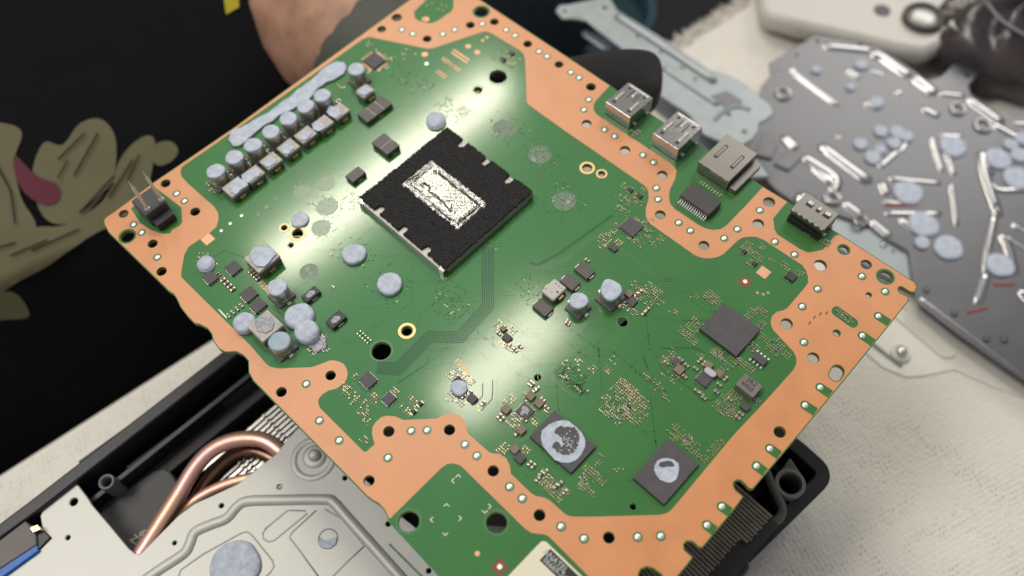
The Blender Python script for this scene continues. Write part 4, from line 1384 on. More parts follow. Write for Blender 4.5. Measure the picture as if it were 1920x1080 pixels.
for (u, v) in ((.28, .62), (.80, .62), (.55, .62)):
    q = MB()
    x, y = X0 + W_ * u, Y0 + D_ * v
    a = .10 if u != .55 else .06
    q.box(x - W_ * a, y - D_ * .12, .519, x + W_ * a, y + D_ * .10, .523, BLACKP)
    q.obj('painted_cutout', o, WLOC[o])  # black patch gives the recess its shade by colour
    q = MB()
    q.box(x - W_ * a * .8, y + D_ * .0, .52, x + W_ * a * .8, y + D_ * .18, .548, STEELL, .008)
    q.obj('spring_tab', o, WLOC[o])
for k in range(6):
    q = MB()
    xx = X0 + W_ * (.03 + k * .17)
    q.box(xx, Y0 - .03, .44, xx + W_ * .09, Y0 - .004, .519, STEELL)
    q.obj('rear_tooth', o, WLOC[o])
q = MB()
q.box(X0 + .04, Y0 - .10, .0, X1 - .02, Y0 - .035, .22, BLACKP)
q.obj('rear_housing', o, WLOC[o])

# power header: black block with two long pins
hc_ = at(277, 377, ZB + .62)
x0, y0 = at(245, 377, ZB + .62).xy
x1, y1 = at(311, 377, ZB + .62).xy
cx, cy = (x0 + x1) / 2, (y0 + y1) / 2
mb = MB()
mb.box(x0 - cx, y0 - cy, 0, x1 - cx, y1 - cy, .62, GREYP, .03)
mb.box(x1 - cx - .002, y0 - cy + .06, 0, x1 - cx + .34, y1 - cy - .06, .30, BLACKM, .02)
hd = mb.obj('pin_header', board, (cx, cy, ZB + .001))
hd['label'] = 'black two-pin power header with long upright silver pins'
for (bx, by) in [(278, 393), (303.5, 375.5)]:
    p = at(bx, by, ZB + .56)
    q = MB()
    q.tube([(0, 0, -.1), (0, 0, .3), (0, 0, .9), (0, 0, 1.12), (0, 0, 1.16), (0, 0, 1.24), (0, 0, 1.52)], .05, PIN, 10, rr=[.055, .055, .055, .055, .062, .026, .008])
    q.obj('pin', hd, (p.x, p.y, ZB + .56))
    q = MB()
    q.lathe([(.10, 0), (.10, .03), (.06, .06)], SOLDER, 14)
    q.obj('pin_collar', hd, (p.x, p.y, ZB + .615))

# ------------------------------------------------------------------ table, cloth, floor
E0, E1 = at(0, 903, 0), at(1270, 90, 0)
ed = (E1 - E0).normalized()
en = Vector((-ed.y, ed.x, 0))          # away from the camera side, over the table edge
if (at(0, 0, 0) - E0).dot(en) < 0:
    en = -en
tl = MB()
NXc, NYc = 170, 110


PC1, PC2, PC3 = at(1620, 580, 0), at(1760, 660, 0), at(1900, 760, 0)


def fold(s, t):
    z = 0.34 * math.sin(s * .33 + t * .21) + .20 * math.sin(s * .75 - t * .5 + 1) + .10 * math.sin(t * .9 + s * .28 + 2)
    z += .05 * math.sin(s * 2.3 + t * 1.1) * math.sin(t * 1.9 - s * .4)
    z *= min(1, max(0, (t - .3) / 3))
    q = E0 + ed * s - en * t
    k = min(1, max(0, 1.6 - min((q - PC1).length, (q - PC2).length, (q - PC3).length) / 5.0))
    return z * (1 - k) + .50 * k


V = []
for j in range(NYc + 1):
    for i in range(NXc + 1):
        s, t = -50 + i * 170 / NXc, j * 75 / NYc
        p = E0 + ed * s - en * t
        zz = fold(s, t)
        V.append((p.x, p.y, zz - .35 * 0))
tl.add(V, [[j * (NXc + 1) + i + NXc + 1, j * (NXc + 1) + i + NXc + 2, j * (NXc + 1) + i + 1, j * (NXc + 1) + i] for j in range(NYc) for i in range(NXc)], CLOTH, True)
# hem folded over the edge
V = []
for i in range(NXc + 1):
    s = -50 + i * 170 / NXc
    for k, (dn, dz) in enumerate([(0, 0), (.25, -.06), (.42, -.3), (.45, -1.2), (.45, -2.2)]):
        p = E0 + ed * s + en * dn
        V.append((p.x, p.y, dz))
tl.add(V, [[i * 5 + k, i * 5 + k + 1, (i + 1) * 5 + k + 1, (i + 1) * 5 + k] for i in range(NXc) for k in range(4)], CLOTH, True)
cl = tl.obj('white_cloth', None, (0, 0, 0))
tag(cl, 'white woven cotton cloth spread over the bench under all the parts', 'cloth')
# fluff along the far hem
fz = MB()
rf = random.Random(9)
for i in range(2600):
    s = rf.uniform(33, 62)
    p = E0 + ed * s + en * rf.uniform(-.3, .35) + Vector((0, 0, rf.uniform(-.2, .15)))
    d = (en * rf.uniform(.2, 1) + ed * rf.uniform(-.7, .7) + Vector((0, 0, rf.uniform(-.1, .7)))).normalized() * rf.uniform(.2, .65)
    sd = ed * .05
    fz.add([p - sd, p + sd, p + d * .6 + sd * .7 + Vector((0, 0, .03)), p + d], [[0, 1, 2], [0, 2, 3]], CLOTH)
tag(fz.obj('cloth_fluff', cl, (0, 0, 0)), kind='stuff')
tb = MB()
q0 = E0 - ed * 60
V = []
for s, t in ((-60, -.0), (130, -.0), (130, -80), (-60, -80)):
    p = E0 + ed * s + en * t
    V.append(p)
tb.rings([[(p.x, p.y, -3.5) for p in V], [(p.x, p.y, -.6) for p in V]], mat('bench_top', (.35, .33, .30), .5))
tag(tb.obj('workbench', None, (0, 0, 0)), 'pale workbench top hidden beneath the white cloth', 'table')
fl = MB()
fl.add([(-400, -400, -75), (400, -400, -75), (400, 400, -75), (-400, 400, -75)], [[0, 1, 2, 3]], FLOOR)
tag(fl.obj('floor', None, (0, 0, 0)), kind='structure')

# ------------------------------------------------------------------ person in a printed black shirt
person = empty('person', E0 + ed * 8 + en * 14 + Vector((0, 0, -12)), 'person in a printed black shirt, one black gloved hand under the board', 'person')
mb = MB()
R = []
for k in range(31):
    z = -26 + k * 1.72
    u = k / 30
    a_ = 21 - 3 * math.cos(u * 5) + 1.5 * u
    c_ = 11.5 + 1.0 * math.sin(u * 4)
    ctr = E0 + ed * (9 + .05 * z) + en * (c_ + 1.2 + max(0, z + 4) * .30 + max(0, z - 5) * 1.1)
    ring = []
    for i in range(72):
        t = 2 * math.pi * i / 72
        fo = 1 + .018 * math.sin(5 * t + z * .12) + .014 * math.sin(11 * t - z * .3) + .007 * math.sin(23 * t + z * .5)
        ring.append(tuple(Vector((ctr.x, ctr.y, z)) + ed * math.cos(t) * a_ * fo + en * math.sin(t) * c_ * fo))
    R.append(ring)
mb.rings(R, SHIRT, smooth=True)
torso = mb.obj('shirt', person, (0, 0, 0))
bvh = BVHTree.FromPolygons([Vector(v) for v in mb.v], mb.f)


def on_shirt(name, pts, m, lift, step=10):
    """flat print: the outline filled finely and laid on the cloth of the shirt"""
    pts2 = []
    n = len(pts)
    for i in range(n):
        a, c = pts[i], pts[(i + 1) % n]
        k = max(1, int(math.dist(a, c) / step))
        pts2 += [(a[0] + (c[0] - a[0]) * j / k, a[1] + (c[1] - a[1]) * j / k) for j in range(k)]
    inner = []
    xs, ys = [p[0] for p in pts2], [p[1] for p in pts2]
    y = min(ys)
    while y < max(ys):
        x = min(xs)
        while x < max(xs):
            ins = False
            for i in range(len(pts2)):
                a, c = pts2[i], pts2[i - 1]
                if (a[1] > y) != (c[1] > y) and x < (c[0] - a[0]) * (y - a[1]) / (c[1] - a[1]) + a[0]:
                    ins = not ins
            if ins and min(math.dist(p, (x, y)) for p in pts2) > step * .5:
                inner.append((x, y))
            x += step
        y += step
    vs = [Vector(p) for p in pts2 + inner]
    r = delaunay_2d_cdt(vs, [], [list(range(len(pts2)))], 1, 1e-5)
    V = []
    for v in r[0]:
        d = ray(v.x, v.y)
        h, nn, _, _ = bvh.ray_cast(CAM, d)
        if h is None:
            h, nn = CAM + d * 70, -d
        if nn.dot(d) > 0:
            nn = -nn
        V.append(h + nn * lift)
    q = MB()
    q.add(V, [list(f) for f in r[2]], m, True)
    return q.obj(name, torso, (0, 0, 0))


def smooth_poly(pts, n=6):
    o = []
    k = len(pts)
    for i in range(k):
        p0, p1, p2, p3 = [Vector(pts[(i + j) % k]) for j in (-1, 0, 1, 2)]
        for j in range(n):
            t = j / n
            o.append(tuple(.5 * ((2 * p1) + (p2 - p0) * t + (2 * p0 - 5 * p1 + 4 * p2 - p3) * t * t + (3 * p1 - p0 - 3 * p2 + p3) * t ** 3)))
    return o


# a plain abstract print: rounded khaki shapes with a maroon and a yellow patch
for pts, m, l in [([(-60, 236), (10, 232), (42, 250), (28, 300), (40, 370), (70, 430), (40, 500), (-20, 560), (-70, 500), (-80, 350)], PRINT1, .05),
                  ([(60, 330), (82, 268), (118, 272), (150, 232), (190, 224), (217, 260), (214, 330), (190, 370), (150, 410), (105, 420), (75, 395)], PRINT1, .05),
                  ([(60, 430), (120, 422), (195, 375), (225, 300), (262, 260), (290, 262), (283, 330), (262, 395), (225, 420), (190, 432), (130, 468), (85, 500), (20, 535), (-40, 580), (-30, 500)], PRINT1, .055),
                  ([(284, 285), (296, 268), (322, 266), (334, 284), (320, 304), (294, 310)], PRINT1, .05),
                  ([(-60, 570), (20, 545), (55, 590), (10, 598), (-50, 600)], PRINT1, .06),
                  ([(28, 292), (70, 330), (108, 346), (112, 372), (92, 384), (58, 372), (34, 340)], PRINT2, .09)]:
    on_shirt('printed_shape', smooth_poly(pts, 4), m, l, 12)
for a_, c_, wd in [((160, 250), (110, 300), 3), ((215, 330), (150, 400), 3), ((20, 480), (90, 450), 3), ((250, 300), (205, 372), 3), ((60, 470), (150, 430), 3), ((150, 400), (215, 345), 3), ((128, 300), (110, 335), 2.5), ((-10, 300), (22, 360), 3), ((22, 360), (30, 420), 3), ((185, 250), (140, 330), 3), ((262, 290), (240, 340), 2.5), ((-20, 470), (30, 455), 3)]:
    d = Vector((c_[0] - a_[0], c_[1] - a_[1])).normalized()
    nn = Vector((-d.y, d.x)) * wd / 2
    on_shirt('printed_line', [(a_[0] + nn.x, a_[1] + nn.y), (c_[0] + nn.x, c_[1] + nn.y), (c_[0] - nn.x, c_[1] - nn.y), (a_[0] - nn.x, a_[1] - nn.y)], SHIRT, .13, 8)
on_shirt('printed_shape', [(416, -20), (446, -20), (448, 14), (424, 28)], PRINT3, .06, 10)


def along(px, py, z):
    return at(px, py, z)


def skin_obj(name, chain, m, parent, sub=2, extra=()):
    """one continuous limb: joints as vertices with radii, grown by a skin modifier"""
    verts, rad, edges = [], [], []
    for ci, ch in enumerate([chain] + list(extra)):
        for k, (p, r) in enumerate(ch):
            if k == 0 and ci > 0:
                i = min(range(len(verts)), key=lambda q: (verts[q] - Vector(p)).length)
                last = i
                continue
            verts.append(Vector(p))
            rad.append(r)
            if k > 0:
                edges.append((last if (k == 1 and ci > 0) else len(verts) - 2, len(verts) - 1))
    me = bpy.data.meshes.new(name)
    me.from_pydata([tuple(v) for v in verts], edges, [])
    o = bpy.data.objects.new(name, me)
    COL.objects.link(o)
    o.modifiers.new('skin', 'SKIN').use_smooth_shade = True
    for i, v in enumerate(me.skin_vertices[0].data):
        rr_ = rad[i]
        v.radius = rr_ if isinstance(rr_, tuple) else (rr_, rr_)
        v.use_root = i == 0
    s = o.modifiers.new('sub', 'SUBSURF')
    s.levels = s.render_levels = sub
    bpy.context.view_layer.update()
    m2 = bpy.data.meshes.new_from_object(o.evaluated_get(bpy.context.evaluated_depsgraph_get()))
    bpy.data.objects.remove(o)
    for p in m2.polygons:
        p.use_smooth = True
    m2.materials.clear()
    m2.materials.append(m)
    return place(bpy.data.objects.new(name, m2), parent, (0, 0, 0))


# forearm comes down from the far side and the palm lies under the board
arm = [(E0 + ed * 22 + en * 40 + Vector((0, 0, 17)), 5.0), (E0 + ed * 27 + en * 30 + Vector((0, 0, 8)), 4.6), (E0 + ed * 27 + en * 20 + Vector((0, 0, 4.2)), 4.4), (at(375, -156, 4.6), 4.2), (at(560, 0, 5.4), 3.9), (at(665, 92, 6.2), 3.3), (at(745, 150, 6.9), 2.5)]
skin_obj('arm', arm, SKIN, person)
skin_obj('sleeve', [(E0 + ed * 15 + en * 44 + Vector((0, 0, 19)), 7.5), (E0 + ed * 22 + en * 40 + Vector((0, 0, 17)), 7.0), (E0 + ed * 26 + en * 33 + Vector((0, 0, 10.5)), 6.4)], SHIRT, person)
wr = at(662, 118, 7.0)
palm = [(at(720, 125, 6.5), 2.8), (at(742, 145, 6.9), 2.6), (at(770, 175, 7.2), (2.4, 1.7)), (at(800, 220, 7.6), (2.9, 1.5)), (at(880, 240, 7.6), (2.8, 1.3))]
kn = at(880, 240, 7.6)
fing = [[(kn, 1), (at(960, 190, 8.3), .95), (at(1060, 165, 8.4), 1.15), (at(1140, 155, 8.5), 1.3), (at(1205, 156, 8.5), 1.38), (at(1245, 158, 8.5), 1.05)],
        [(kn, 1), (at(970, 250, 8.0), .85), (at(1050, 262, 8.2), .8), (at(1110, 282, 8.0), .7)],
        [(kn, 1), (at(950, 300, 7.8), .85), (at(1020, 330, 8.0), .78), (at(1070, 356, 7.8), .68)],
        [(kn, 1), (at(900, 330, 7.6), .75), (at(950, 375, 7.7), .68), (at(985, 400, 7.6), .6)],
        [(at(770, 175, 7.2), 1), (at(700, 260, 7.6), .95), (at(740, 320, 8.1), .85), (at(790, 350, 8.2), .75)]]
glove = skin_obj('glove', palm, GLOVE, person, extra=fing)
q = MB()
RR = []
a0, a1 = at(700, 112, 6.1), at(765, 165, 6.9)
d = (a1 - a0).normalized()
s1 = d.cross(Vector((0, 0, 1))).normalized()
s2 = s1.cross(d).normalized()
for t, r in ((0.02, 2.72), (0, 2.95), (.05, 3.05), (.35, 2.95), (.7, 2.85), (1, 2.7)):
    c = a0.lerp(a1, t)
    RR.append([tuple(c + s1 * math.cos(x) * r + s2 * math.sin(x) * r * .98) for x in [2 * math.pi * i / 40 for i in range(40)]])
q.rings(RR, CUFF, False, False, True)
q.obj('glove_cuff', person, (0, 0, 0))
mb = MB()
p = at(985, 20, -18)
mb.tube([at(1010, -200, -10), at(995, -60, -14), at(985, 60, -18), at(975, 200, -26), at(970, 300, -40), at(970, 330, -60)], 6, JEANS, 20, rr=[7, 6.5, 5.6, 5.2, 5, 4.8])
mb.obj('trouser_leg', person, (0, 0, 0))

# teal tub standing behind the bench
tb_c = at(1098, 60, -22)
mb = MB()
mb.lathe([(4.8, -30), (5.6, 0), (5.9, .2), (5.9, 1.0), (5.4, 1.0), (5.2, -28)], TEAL, 40)
mb.lathe([(5.2, -1.2), (5.0, -1.1)], TEAL, 40)
t = mb.obj('teal_tub', None, (tb_c.x, tb_c.y, -20))
tag(t, 'blurred teal and blue plastic tub beyond the far edge of the bench', 'tub')

# ------------------------------------------------------------------ console base under the board
base = empty('console_base', (at(700, 900, 0).x, at(700, 900, 0).y, 0.3), 'open black plastic console base with grey metal shield, copper heat pipe and fins', 'console base')
ZR = 5.6
O = [(-140, 1090), (64, 936), (420, 660), (900, 289), (1490, 820), (1510, 836), (1530, 854), (1542, 865), (1549, 874), (1553, 884), (1554, 894), (1551, 904), (1544, 914), (1330, 1125), (1100, 1400), (300, 1700)]
wo = P2(O, ZR)
wi = grow(wo, -.38)
floor_ = solid('tray_floor', wo, [], .4, 1.0, [BLACKM], base)
rim = solid('rim_wall', wo, [wi], 1.0, ZR, [BLACKP], base, bevel=.06)
w2o = grow(wo, -.9)
w2i = grow(wo, -1.05)
solid('inner_ledge', w2o, [w2i], 1.0, ZR - .7, [BLACKP], base, bevel=.03)
w3 = grow(wo, -.5)
solid('step_ledge', w3, [grow(wo, -1.6)], ZR - 1.9, ZR - 1.4, [BLACKM], base, bevel=.04)
for (a_, c_, z, r, m, nm) in [((215, 905), (400, 770), 4.3, .10, BLACKP, 'rib'), ((225, 925), (365, 815), 3.9, .10, GREYP, 'rib'), ((240, 880), (470, 710), 4.7, .12, GREYP, 'rib'), ((385, 800), (520, 700), 4.0, .14, GREYP, 'rib'),
                              ((150, 870), (240, 805), 4.9, .13, BLACKP, 'rib')]:
    q = MB()
    A, B_ = at(*a_, z), at(*c_, z)
    d = (B_ - A).normalized()
    nn = Vector((-d.y, d.x, 0)) * r
    q.rings([[tuple(p + nn * k) for k in (-1, 1)] + [tuple(p + nn * k + Vector((0, 0, -2.2))) for k in (1, -1)] for p in (A, B_)], m)
    q.obj(nm, base, (0, 0, 0))
# inner cover with label print
cov = solid('grey_cover', P2([(180, 955), (290, 885), (305, 880), (318, 888), (350, 940), (380, 1000), (330, 1060), (240, 1075)], 4.3), [], 1.0, 4.3, [GREYP], base, bevel=.05)
text('60/', 272, 1004, .35, 4.31, INK, cov, 0.2)
text('Z34', 258, 1016, .35, 4.31, INK, cov, 0.2)
solid('block', P2([(390, 850), (440, 800), (480, 815), (500, 850), (430, 900)], 3.0), [], 1.0, 3.0, [GREYP], base, bevel=.05)
q = MB()
q.lathe([(.30, -4.2), (.27, -.05), (.26, 0), (.19, 0), (.18, -.3), (.17, -.6)], mat('post_plastic', (.16, .16, .16), .4), 24, cap1=True)
pc = at(199, 903, 5.3)
q.obj('screw_post', base, (pc.x, pc.y, 5.3))
# grey shield
SZ = 5.3
SH = [(-60, 1110), (40, 1050), (64, 1029), (87, 1000), (80, 985), (77, 968), (84, 950), (100, 936), (104, 930), (137, 909), (144, 910), (163, 935), (171, 948), (207, 990), (240, 1030), (252, 1039), (264, 1040), (300, 1003), (335, 968), (366, 945), (400, 930), (447, 908), (517, 853), (556, 806),
      (566, 799), (690, 905), (748, 966), (790, 1000), (900, 985), (960, 990), (1010, 1090), (1080, 1190), (900, 1400), (100, 1500)]
sh_h = []
for x, y, r in [(138, 941, 9), (127, 1008, 6), (327, 1018, 5.5), (415, 948, 6), (524, 912.7, 6.2), (646.7, 896, 6), (728, 982, 6.5), (804, 1070, 6.5)]:
    c = at(x, y, SZ + .12)
    sh_h.append(circle((c.x, c.y), r * pxcm(x, y, SZ), 18))
shd = solid('metal_shield', P2(SH, SZ + .12), sh_h, SZ, SZ + .12, [SHIELD], base, bevel=.03)
shd['label'] = 'satin grey metal shield with embossed ridge and putty discs'


def smooth_path(pts, n=6):
    o = []
    k = len(pts)
    for i in range(k - 1):
        p0, p1, p2, p3 = Vector(pts[max(0, i - 1)]), Vector(pts[i]), Vector(pts[i + 1]), Vector(pts[min(k - 1, i + 2)])
        for j in range(n):
            t = j / n
            o.append(.5 * ((2 * p1) + (p2 - p0) * t + (2 * p0 - 5 * p1 + 4 * p2 - p3) * t * t + (3 * p1 - p0 - 3 * p2 + p3) * t ** 3))
    o.append(Vector(pts[-1]))
    return o


def ridge(name, pts, z, r, m, parent, flat=.5, n=12, sm=True):
    P = [at(x, y, z) for x, y in pts]
    if sm:
        P = smooth_path(P, 5)
    P = [P[0] + (P[0] - P[1]).normalized() * r * .6] + P + [P[-1] + (P[-1] - P[-2]).normalized() * r * .6]
    q = MB()
    q.tube(P, r, m, n, flat, rr=[r * .35] + [r] * (len(P) - 2) + [r * .35])
    return q.obj(name, parent, (0, 0, 0))


for pts in [[(262, 1095), (300, 1068), (345, 1038), (356, 1020), (366, 998), (395, 984), (425, 972), (445, 950), (465, 940), (520, 938), (608, 937), (626, 943), (655, 975), (765, 1098)]]:
    ridge('embossed_ridge', pts, SZ + .10, .19, SHIELD, shd, .7)
for pts in [[(380, 1040), (452, 1000), (463, 997), (472, 1003), (510, 1050), (514, 1062), (506, 1075), (480, 1095)], [(380, 1040), (340, 1068), (330, 1090)], [(497, 992), (540, 957), (572, 958), (576, 963), (515, 1013), (504, 1016), (494, 1010), (493, 1000), (500, 990)], [(592, 958), (548, 998), (543, 1008), (560, 1030), (600, 1085)],
            [(683, 1024), (650, 1055), (620, 1085)], [(610, 955), (640, 972), (683, 1022)]]:
    ridge('shaded_line', pts, SZ + .115, .035, SHIELDD, shd, .5, 6, sm=False)
for (x, y, r, h) in [(590, 856, .42, .05), (590, 855, .22, .22)]:
    q = MB()
    q.lathe([(r, 0), (r * .96, h * .6), (r * .7, h), (r * .2, h * 1.02)], SHIELD, 28)
    q.obj('dimple', shd, at(x, y, SZ + .12))
q = MB()
q.lathe([(.78, 0), (.74, .03), (.60, .03), (.55, .0)], SHIELD, 32, cap1=False)
q.obj('dimple_ring', shd, at(588, 860, SZ + .12))
putty(440, 1058, .78, .16, SZ + .12, shd, 91, dome=.35)
q = MB()
q.lathe([(.33, 0), (.32, .02), (.29, .02), (.28, 0)], SHIELDD, 28, cap1=False)
q.obj('embossed_circle', shd, at(615, 1010, SZ + .12))
smear('thermal_putty', [(600, 1010), (608, 1015), (622, 1012), (631, 1009), (629, 1020), (619, 1028), (606, 1026), (600, 1019)], SZ + .125, .05, shd, seed=5, step=.1)
# heat pipes and fins
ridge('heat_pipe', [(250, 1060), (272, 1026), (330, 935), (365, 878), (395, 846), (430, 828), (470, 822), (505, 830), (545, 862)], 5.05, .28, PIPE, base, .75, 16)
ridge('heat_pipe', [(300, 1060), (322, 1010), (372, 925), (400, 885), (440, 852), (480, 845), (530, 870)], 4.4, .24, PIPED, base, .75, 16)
ridge('heat_pipe', [(290, 1020), (350, 950), (420, 910), (500, 890)], 4.7, .20, PIPE, base, .75, 12)
fa, fb = at(400, 905, 4.2), at(560, 765, 4.2)
dd = (fb - fa)
L_ = dd.length
dd.normalize()
dn = Vector((-dd.y, dd.x, 0))
q = MB()
q.rings([[tuple(p + dn * k + Vector((0, 0, -.25))) for k in (-2.0, .75)] + [tuple(p + dn * k + Vector((0, 0, -1.8))) for k in (.75, -2.0)] for p in (fa, fb)], GREYP)
q.obj('fin_bed', base, (0, 0, 0))
for i in range(15):
    o_ = -2.0 + i * .19
    q = MB()
    p0_, p1_ = fa + dn * o_, fb + dn * o_
    q.rings([[tuple(p + dn * -.05), tuple(p + dn * .05), tuple(p + dn * .05 + Vector((0, 0, -.3))), tuple(p + dn * -.05 + Vector((0, 0, -.3)))] for p in (p0_, p1_)], FIN)
    q.obj('cooling_fin', base, (0, 0, 0))
for u in (.28, .34, .72):
    for i in range(15):
        q = MB()
        p = fa + dd * L_ * u + dn * (-2.0 + i * .19)
        q.box(-.06, -.06, 0, .06, .06, .08, FIN, .02)
        q.obj('fin_crimp', base, p)
# bronze finned block that shows past the lower right board edge
za = 6.2
fa, fb = at(1185, 1190, za), at(1412, 938, za)
dd = fb - fa
L_ = dd.length
dd.normalize()
dn = Vector((dd.y, -dd.x, 0))
q = MB()
q.rings([[tuple(p + dn * k + Vector((0, 0, -.12))) for k in (1.05, -2.0)] + [tuple(p + dn * k + Vector((0, 0, -2.5))) for k in (-2.0, 1.05)] for p in (fa, fb)], BLACKM)
q.obj('fin_block', base, (0, 0, 0))
for i in range(46):
    p = fa + dd * (L_ * i / 45)
    q = MB()
    k1 = .45 if i < 36 else .70
    q.rings([[tuple(p + dd * (s * .045) + dn * e + Vector((0, 0, z))) for s, z in ((-1, 0), (1, 0), (1, -.6), (-1, -.6))] for e in (-1.9, k1 + .03 * (i % 2))], FINB)
    q.obj('bronze_fin', base, (0, 0, 0))
RINGM = mat('worn_grey_plastic', (.115, .112, .10), .45, bump=.003, bscale=20)
td = P2([(1482, 862), (1492, 876), (1503, 893), (1508, 908), (1505, 921), (1496, 932), (1484, 936), (1470, 932), (1459, 922), (1453, 909), (1455, 898), (1466, 883), (1475, 872)], 5.72)
c = at(1481, 907, 5.72)
tear = solid('screw_lug', td, [circle((c.x, c.y), .37, 28)], 4.6, 5.72, [RINGM], base, bevel=.04)
solid('screw_ring', circle((c.x, c.y), .47, 32), [circle((c.x, c.y), .38, 32)], 5.72, 5.79, [mat('polished_grey_rim', (.22, .22, .21), .3)], tear, bevel=.02)
solid('corner_floor', P2([(1390, 960), (1480, 850), (1540, 880), (1530, 915), (1330, 1120), (1290, 1080)], 3.0), [], 1.0, 3.0, [BLACKP], base)
ridge('cable_guide', [(1437, 885), (1452, 920), (1466, 950), (1462, 970), (1445, 985), (1405, 1030), (1370, 1080), (1330, 1130)], 5.7, .15, RINGM, base, .8)
ridge('cable_sleeve', [(1392, 1055), (1370, 1085), (1330, 1135)], 5.75, .28, BLACKP, base, .8)
ridge('blue_wire', [(1434, 993), (1415, 1015), (1396, 1037)], 5.5, .10, BLUE, base, .8)
# connector at the far left with blue strip
solid('plug', P2([(-20, 1030), (46, 980), (64, 998), (66, 1020), (-10, 1070)], 5.6), [], 4.8, 5.6, [mat('brown_grey_plug', (.14, .12, .11), .5)], base, bevel=.04)
solid('plug', P2([(50, 1000), (74, 990), (92, 1008), (70, 1030), (55, 1022)], 5.5), [], 4.8, 5.5, [BLACKP], base, bevel=.04)
solid('blue_strip', P2([(-20, 1075), (66, 1020), (70, 1032), (-10, 1090)], 5.55), [], 5.0, 5.55, [BLUE], base, bevel=.03)
solid('gilt_latch', P2([(56, 990), (70, 984), (76, 992), (62, 998)], 5.7), [], 5.4, 5.7, [GOLD], base)

# ------------------------------------------------------------------ dark steel shield plate on the right
ZS = 1.2
plate_pts = [(1528, 67), (1638, 85), (1653, 94), (1700, 124), (1739.5, 151.7), (1765, 144), (1780, 130), (1793.6, 115.6), (1804.5, 112), (1835, 137), (1815, 159), (1819, 177), (1884, 218.5), (1920, 214), (2010, 270), (2200, 520), (2080, 830), (1920, 712), (1793, 623),
             (1719, 564), (1711.6, 517.7), (1706, 471), (1692, 463), (1665, 447.7), (1637, 424), (1600, 412), (1560, 398), (1500, 385), (1450, 350), (1405, 300), (1402, 265), (1411, 231), (1429, 162.5), (1446, 140), (1443, 119)]
ph_ = []
for x, y, r in [(1806, 121, 5), (1814, 142, 5), (1533, 77, 4), (1494, 104, 4), (1459, 134, 4)]:
    c = at(x, y, ZS + .1)
    ph_.append(circle((c.x, c.y), r * pxcm(x, y, ZS), 16))
sp = solid('shield_plate', P2(plate_pts, ZS + .1), ph_, ZS, ZS + .1, [STEEL], None, bevel=.03)
tag(sp, 'dark grey stamped steel shield plate with ribs in a lit paler tone and pale blue putty dots', 'shield plate')


def T1(x, y):
    return (1400 + x / 2.769, y / 2.769)


def T2(x, y):
    return (1560 + x / 2.572, 300 + y / 2.572)


for pts, r in [([T1(405, 243), T1(640, 265)], .22), ([T1(655, 285), T1(700, 300), T1(790, 365), T1(830, 390)], .26), ([T1(870, 410), T1(930, 455), T1(960, 485)], .28), ([T1(235, 360), T1(262, 395), T1(470, 550)], .14), ([T1(520, 370), T1(580, 405)], .16), ([T1(650, 370), T1(710, 395)], .12),
               ([T1(615, 540), T1(670, 570)], .18), ([T1(920, 570), T1(985, 605)], .20), ([T1(1010, 490), T1(1120, 500)], .16), ([T1(1150, 520), T1(1320, 640)], .22), ([T1(1280, 650), T1(1440, 740)], .2), ([T1(1010, 705), T1(1115, 712)], .14), ([T1(960, 720), T1(980, 800), T1(1010, 890)], .13), ([T1(1030, 790), T1(1075, 910)], .13),
               ([T1(745, 930), T1(1000, 955)], .14), ([T1(390, 765), T1(630, 945)], .24), ([T1(300, 825), T1(360, 860), T1(455, 930), T1(445, 1000)], .24), ([T1(340, 870), T1(430, 945)], .16), ([T1(195, 720), T1(250, 770)], .22), ([T1(700, 960), T1(720, 1010)], .2),
               ([T1(1225, 800), T1(1230, 900), T1(1290, 1080)], .22), ([T1(1265, 960), T1(1320, 992), T1(1480, 985)], .18), ([T1(1385, 645), T1(1480, 645)], .14), ([T1(780, 790), T1(690, 870)], .14), ([T1(830, 740), T1(800, 790)], .12), ([T1(460, 715), T1(490, 720)], .1), ([T1(775, 490), T1(800, 480)], .13),
               ([T1(1060, 970), T1(1065, 1010)], .12), ([T2(330, 290), T2(430, 365)], .14), ([T2(250, 205), T2(400, 218)], .12), ([T2(260, 262), T2(520, 262)], .15), ([T2(575, 120), T2(600, 320)], .12), ([T2(740, 20), T2(745, 110), T2(800, 270)], .2), ([T2(800, 150), T2(940, 150)], .15), ([T2(815, 370), T2(850, 440), T2(875, 550)], .2),
               ([T2(870, 315), T2(960, 370)], .13), ([T2(830, 370), T2(960, 455)], .13), ([T2(740, 560), T2(700, 690)], .18), ([T2(780, 280), T2(750, 430), T2(740, 540)], .16), ([T2(425, 670), T2(600, 800), T2(930, 1050)], .09), ([T2(190, 300), T2(275, 370)], .16), ([T2(60, 215), T2(130, 265)], .2), ([T2(910, 640), T2(960, 690)], .2), ([(1500, 373), (1520, 382)], .35)]:
    ridge('stamped_rib', pts, ZS + .05, r * 1.35, RIB, sp, .48, 14)
for x, y, r in [(*T1(190, 490), .42), (*T1(1095, 570), .40), (*T1(1225, 655), .45), (*T2(135, 295), .34), (*T2(10, 190), .36), (*T1(440, 1030), .4)]:
    q = MB()
    q.lathe([(r, 0), (r * .95, .10), (r * .78, .14), (r * .6, .10), (r * .55, 0)], RIB, 26, cap1=False)
    q.obj('stamped_ring', sp, at(x, y, ZS + .1))
for x, y in [T2(455, 630), T2(590, 742), T2(745, 865), T2(830, 868), T2(770, 60), T1(680, 285), T1(850, 215), T1(590, 225)]:
    q = MB()
    q.lathe([(.14, 0), (.13, .05), (.07, .08)], STEEL, 16)
    q.obj('rivet', sp, at(x, y, ZS + .1))
